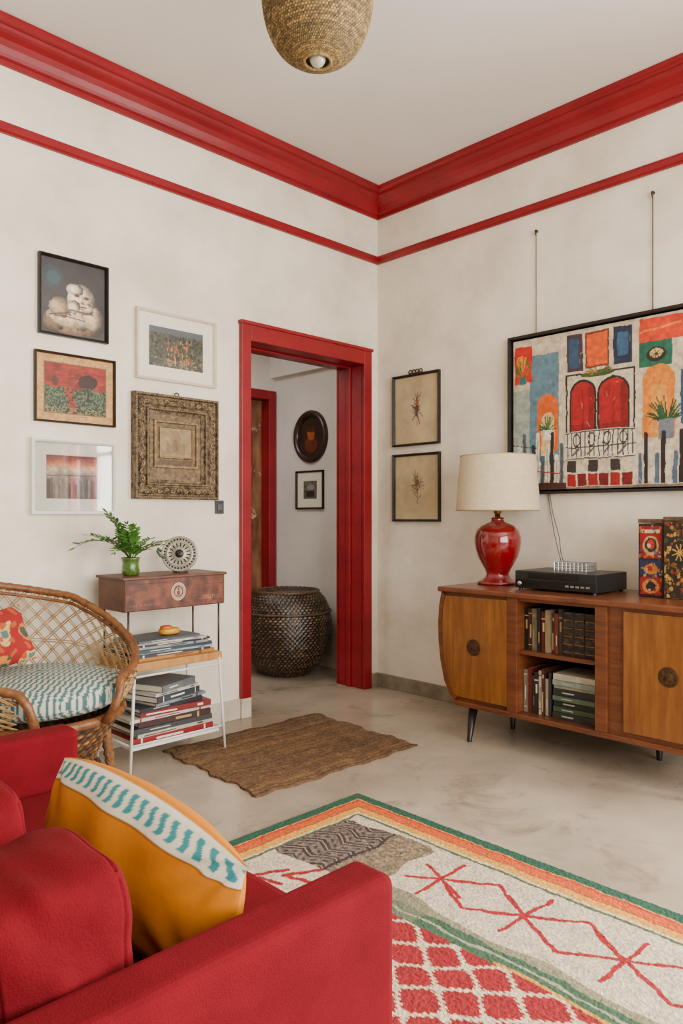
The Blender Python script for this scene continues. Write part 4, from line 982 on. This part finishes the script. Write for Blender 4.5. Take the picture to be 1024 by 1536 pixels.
o=mkobj('yellow_pillow',V,F,[cmat('velvet_yellow',rough=.9,bump=.2,bscale=60,spec=.2)],smooth=True,label='mustard yellow pillow with teal and white striped border on sofa',cat='pillow')
me=o.data; n=len(me.vertices); col=np.tile(np.array((176,106,6.)),(n,1))
band=(s>0)&(v>.66)&(v<.985); col[band]=(206,198,180); teal=band&(np.sin(u*62+np.sin(v*22)*1.5)>.05)&(v>.74)&(v<.94); col[teal]=(52,126,130)
seam=(s>0)&(abs(v-.66)<.014); col[seam]=(116,68,8)
setcol(me,col,sat=1.05,dark=.97)

# ---------------------------------------------------------------- PENDANT
qx,qy=-1.882,-1.484
T=thing('pendant_lamp','woven natural straw pendant shade hanging from the ceiling','pendant lamp',(qx,qy,2.52))
M_straw=mat('straw_rim',(104,80,40),(166,138,82),rough=.75,scale=70,bump=.5,bscale=130,contrast=(.35,.7))
prof=[]
for i in range(111):
    a=-1.44+i/110*2.3; r=.177*max(math.cos(a),0)**.70
    prof.append((max(r,.032),2.738+.214*math.sin(a)))
woven('lamp_shade',prof,(qx,qy,0),360,4,.0022,(96,77,44),(186,160,108),cmat('straw_weave',rough=.8,bump=.3,bscale=200),T,inner=[(p[0]-.006,p[1]) for p in prof[::3]][::-1],seed=8)
r0,zz0=prof[0]; r1,zz1=prof[-1]
MB().tube([(qx+r0*math.cos(a),qy+r0*math.sin(a),zz0) for a in [2*math.pi*i/40 for i in range(40)]],.005,n=8,closed=True).obj('rim',M_straw,T,smooth=True)
MB().tube([(qx+r1*math.cos(a),qy+r1*math.sin(a),zz1) for a in [2*math.pi*i/40 for i in range(40)]],.007,n=8,closed=True).obj('rim',M_straw,T,smooth=True)
MB().sell((qx,qy,zz0+.016),(.028,.028,.034),1,1,24,14).obj('bulb',mat('glass_bulb',(215,205,185),rough=.1,trans=.4,coat=.6),T,smooth=True)
MB().tube([(qx,qy,zz0+.05),(qx,qy,3.11)],.004,n=8).obj('cord',M_black,T)
b=MB()
for a in (0,2.094,4.188): b.tube([(qx,qy,zz1+.02),(qx+r1*math.cos(a),qy+r1*math.sin(a),zz1)],.003,n=6)
b.obj('support',M_metald,T)
MB().lathe([(.05,3.12),(.05,3.1),(.02,3.085)],(qx,qy,0),n=28).obj('canopy',M_metalw,T,smooth=True)

# ---------------------------------------------------------------- LIGHT
def area(name,loc,rot,sx,sy,e,col=(1,.96,.9)):
    l=D.lights.new(name,'AREA'); l.shape='RECTANGLE'; l.size=sx; l.size_y=sy; l.energy=e; l.color=col
    o=D.objects.new(name,l); o.location=loc; o.rotation_euler=rot; COL.objects.link(o)
area('window_daylight',(-2.5,YF-.3,1.65),(math.radians(90),0,0),3.3,2.1,310,(1,.965,.91))
area('side_window_daylight',(.32,-3.9,1.4),(0,math.radians(90),0),2.1,1.6,480,(1,.97,.92))
area('hall_fill_light',(-1.6,.72,2.68),(0,0,0),1.6,.6,21,(1,.97,.93))  # unseen fill lamp added to brighten the hallway
W=D.worlds.new('World'); SC.world=W; W.use_nodes=True
bgn=W.node_tree.nodes['Background']; bgn.inputs[0].default_value=(.75,.85,1,1); bgn.inputs[1].default_value=1.0

# ---------------------------------------------------------------- CAMERA
cd=D.cameras.new('Camera'); cd.sensor_width=36; cd.lens=1105/1536*36; cd.shift_y=7/1536; cd.clip_start=.02
co=D.objects.new('Camera',cd); co.location=(-3.465,-3.209,1.08); co.rotation_euler=(math.radians(90),0,-math.atan2(.6997,.7145)); COL.objects.link(co)
SC.camera=co
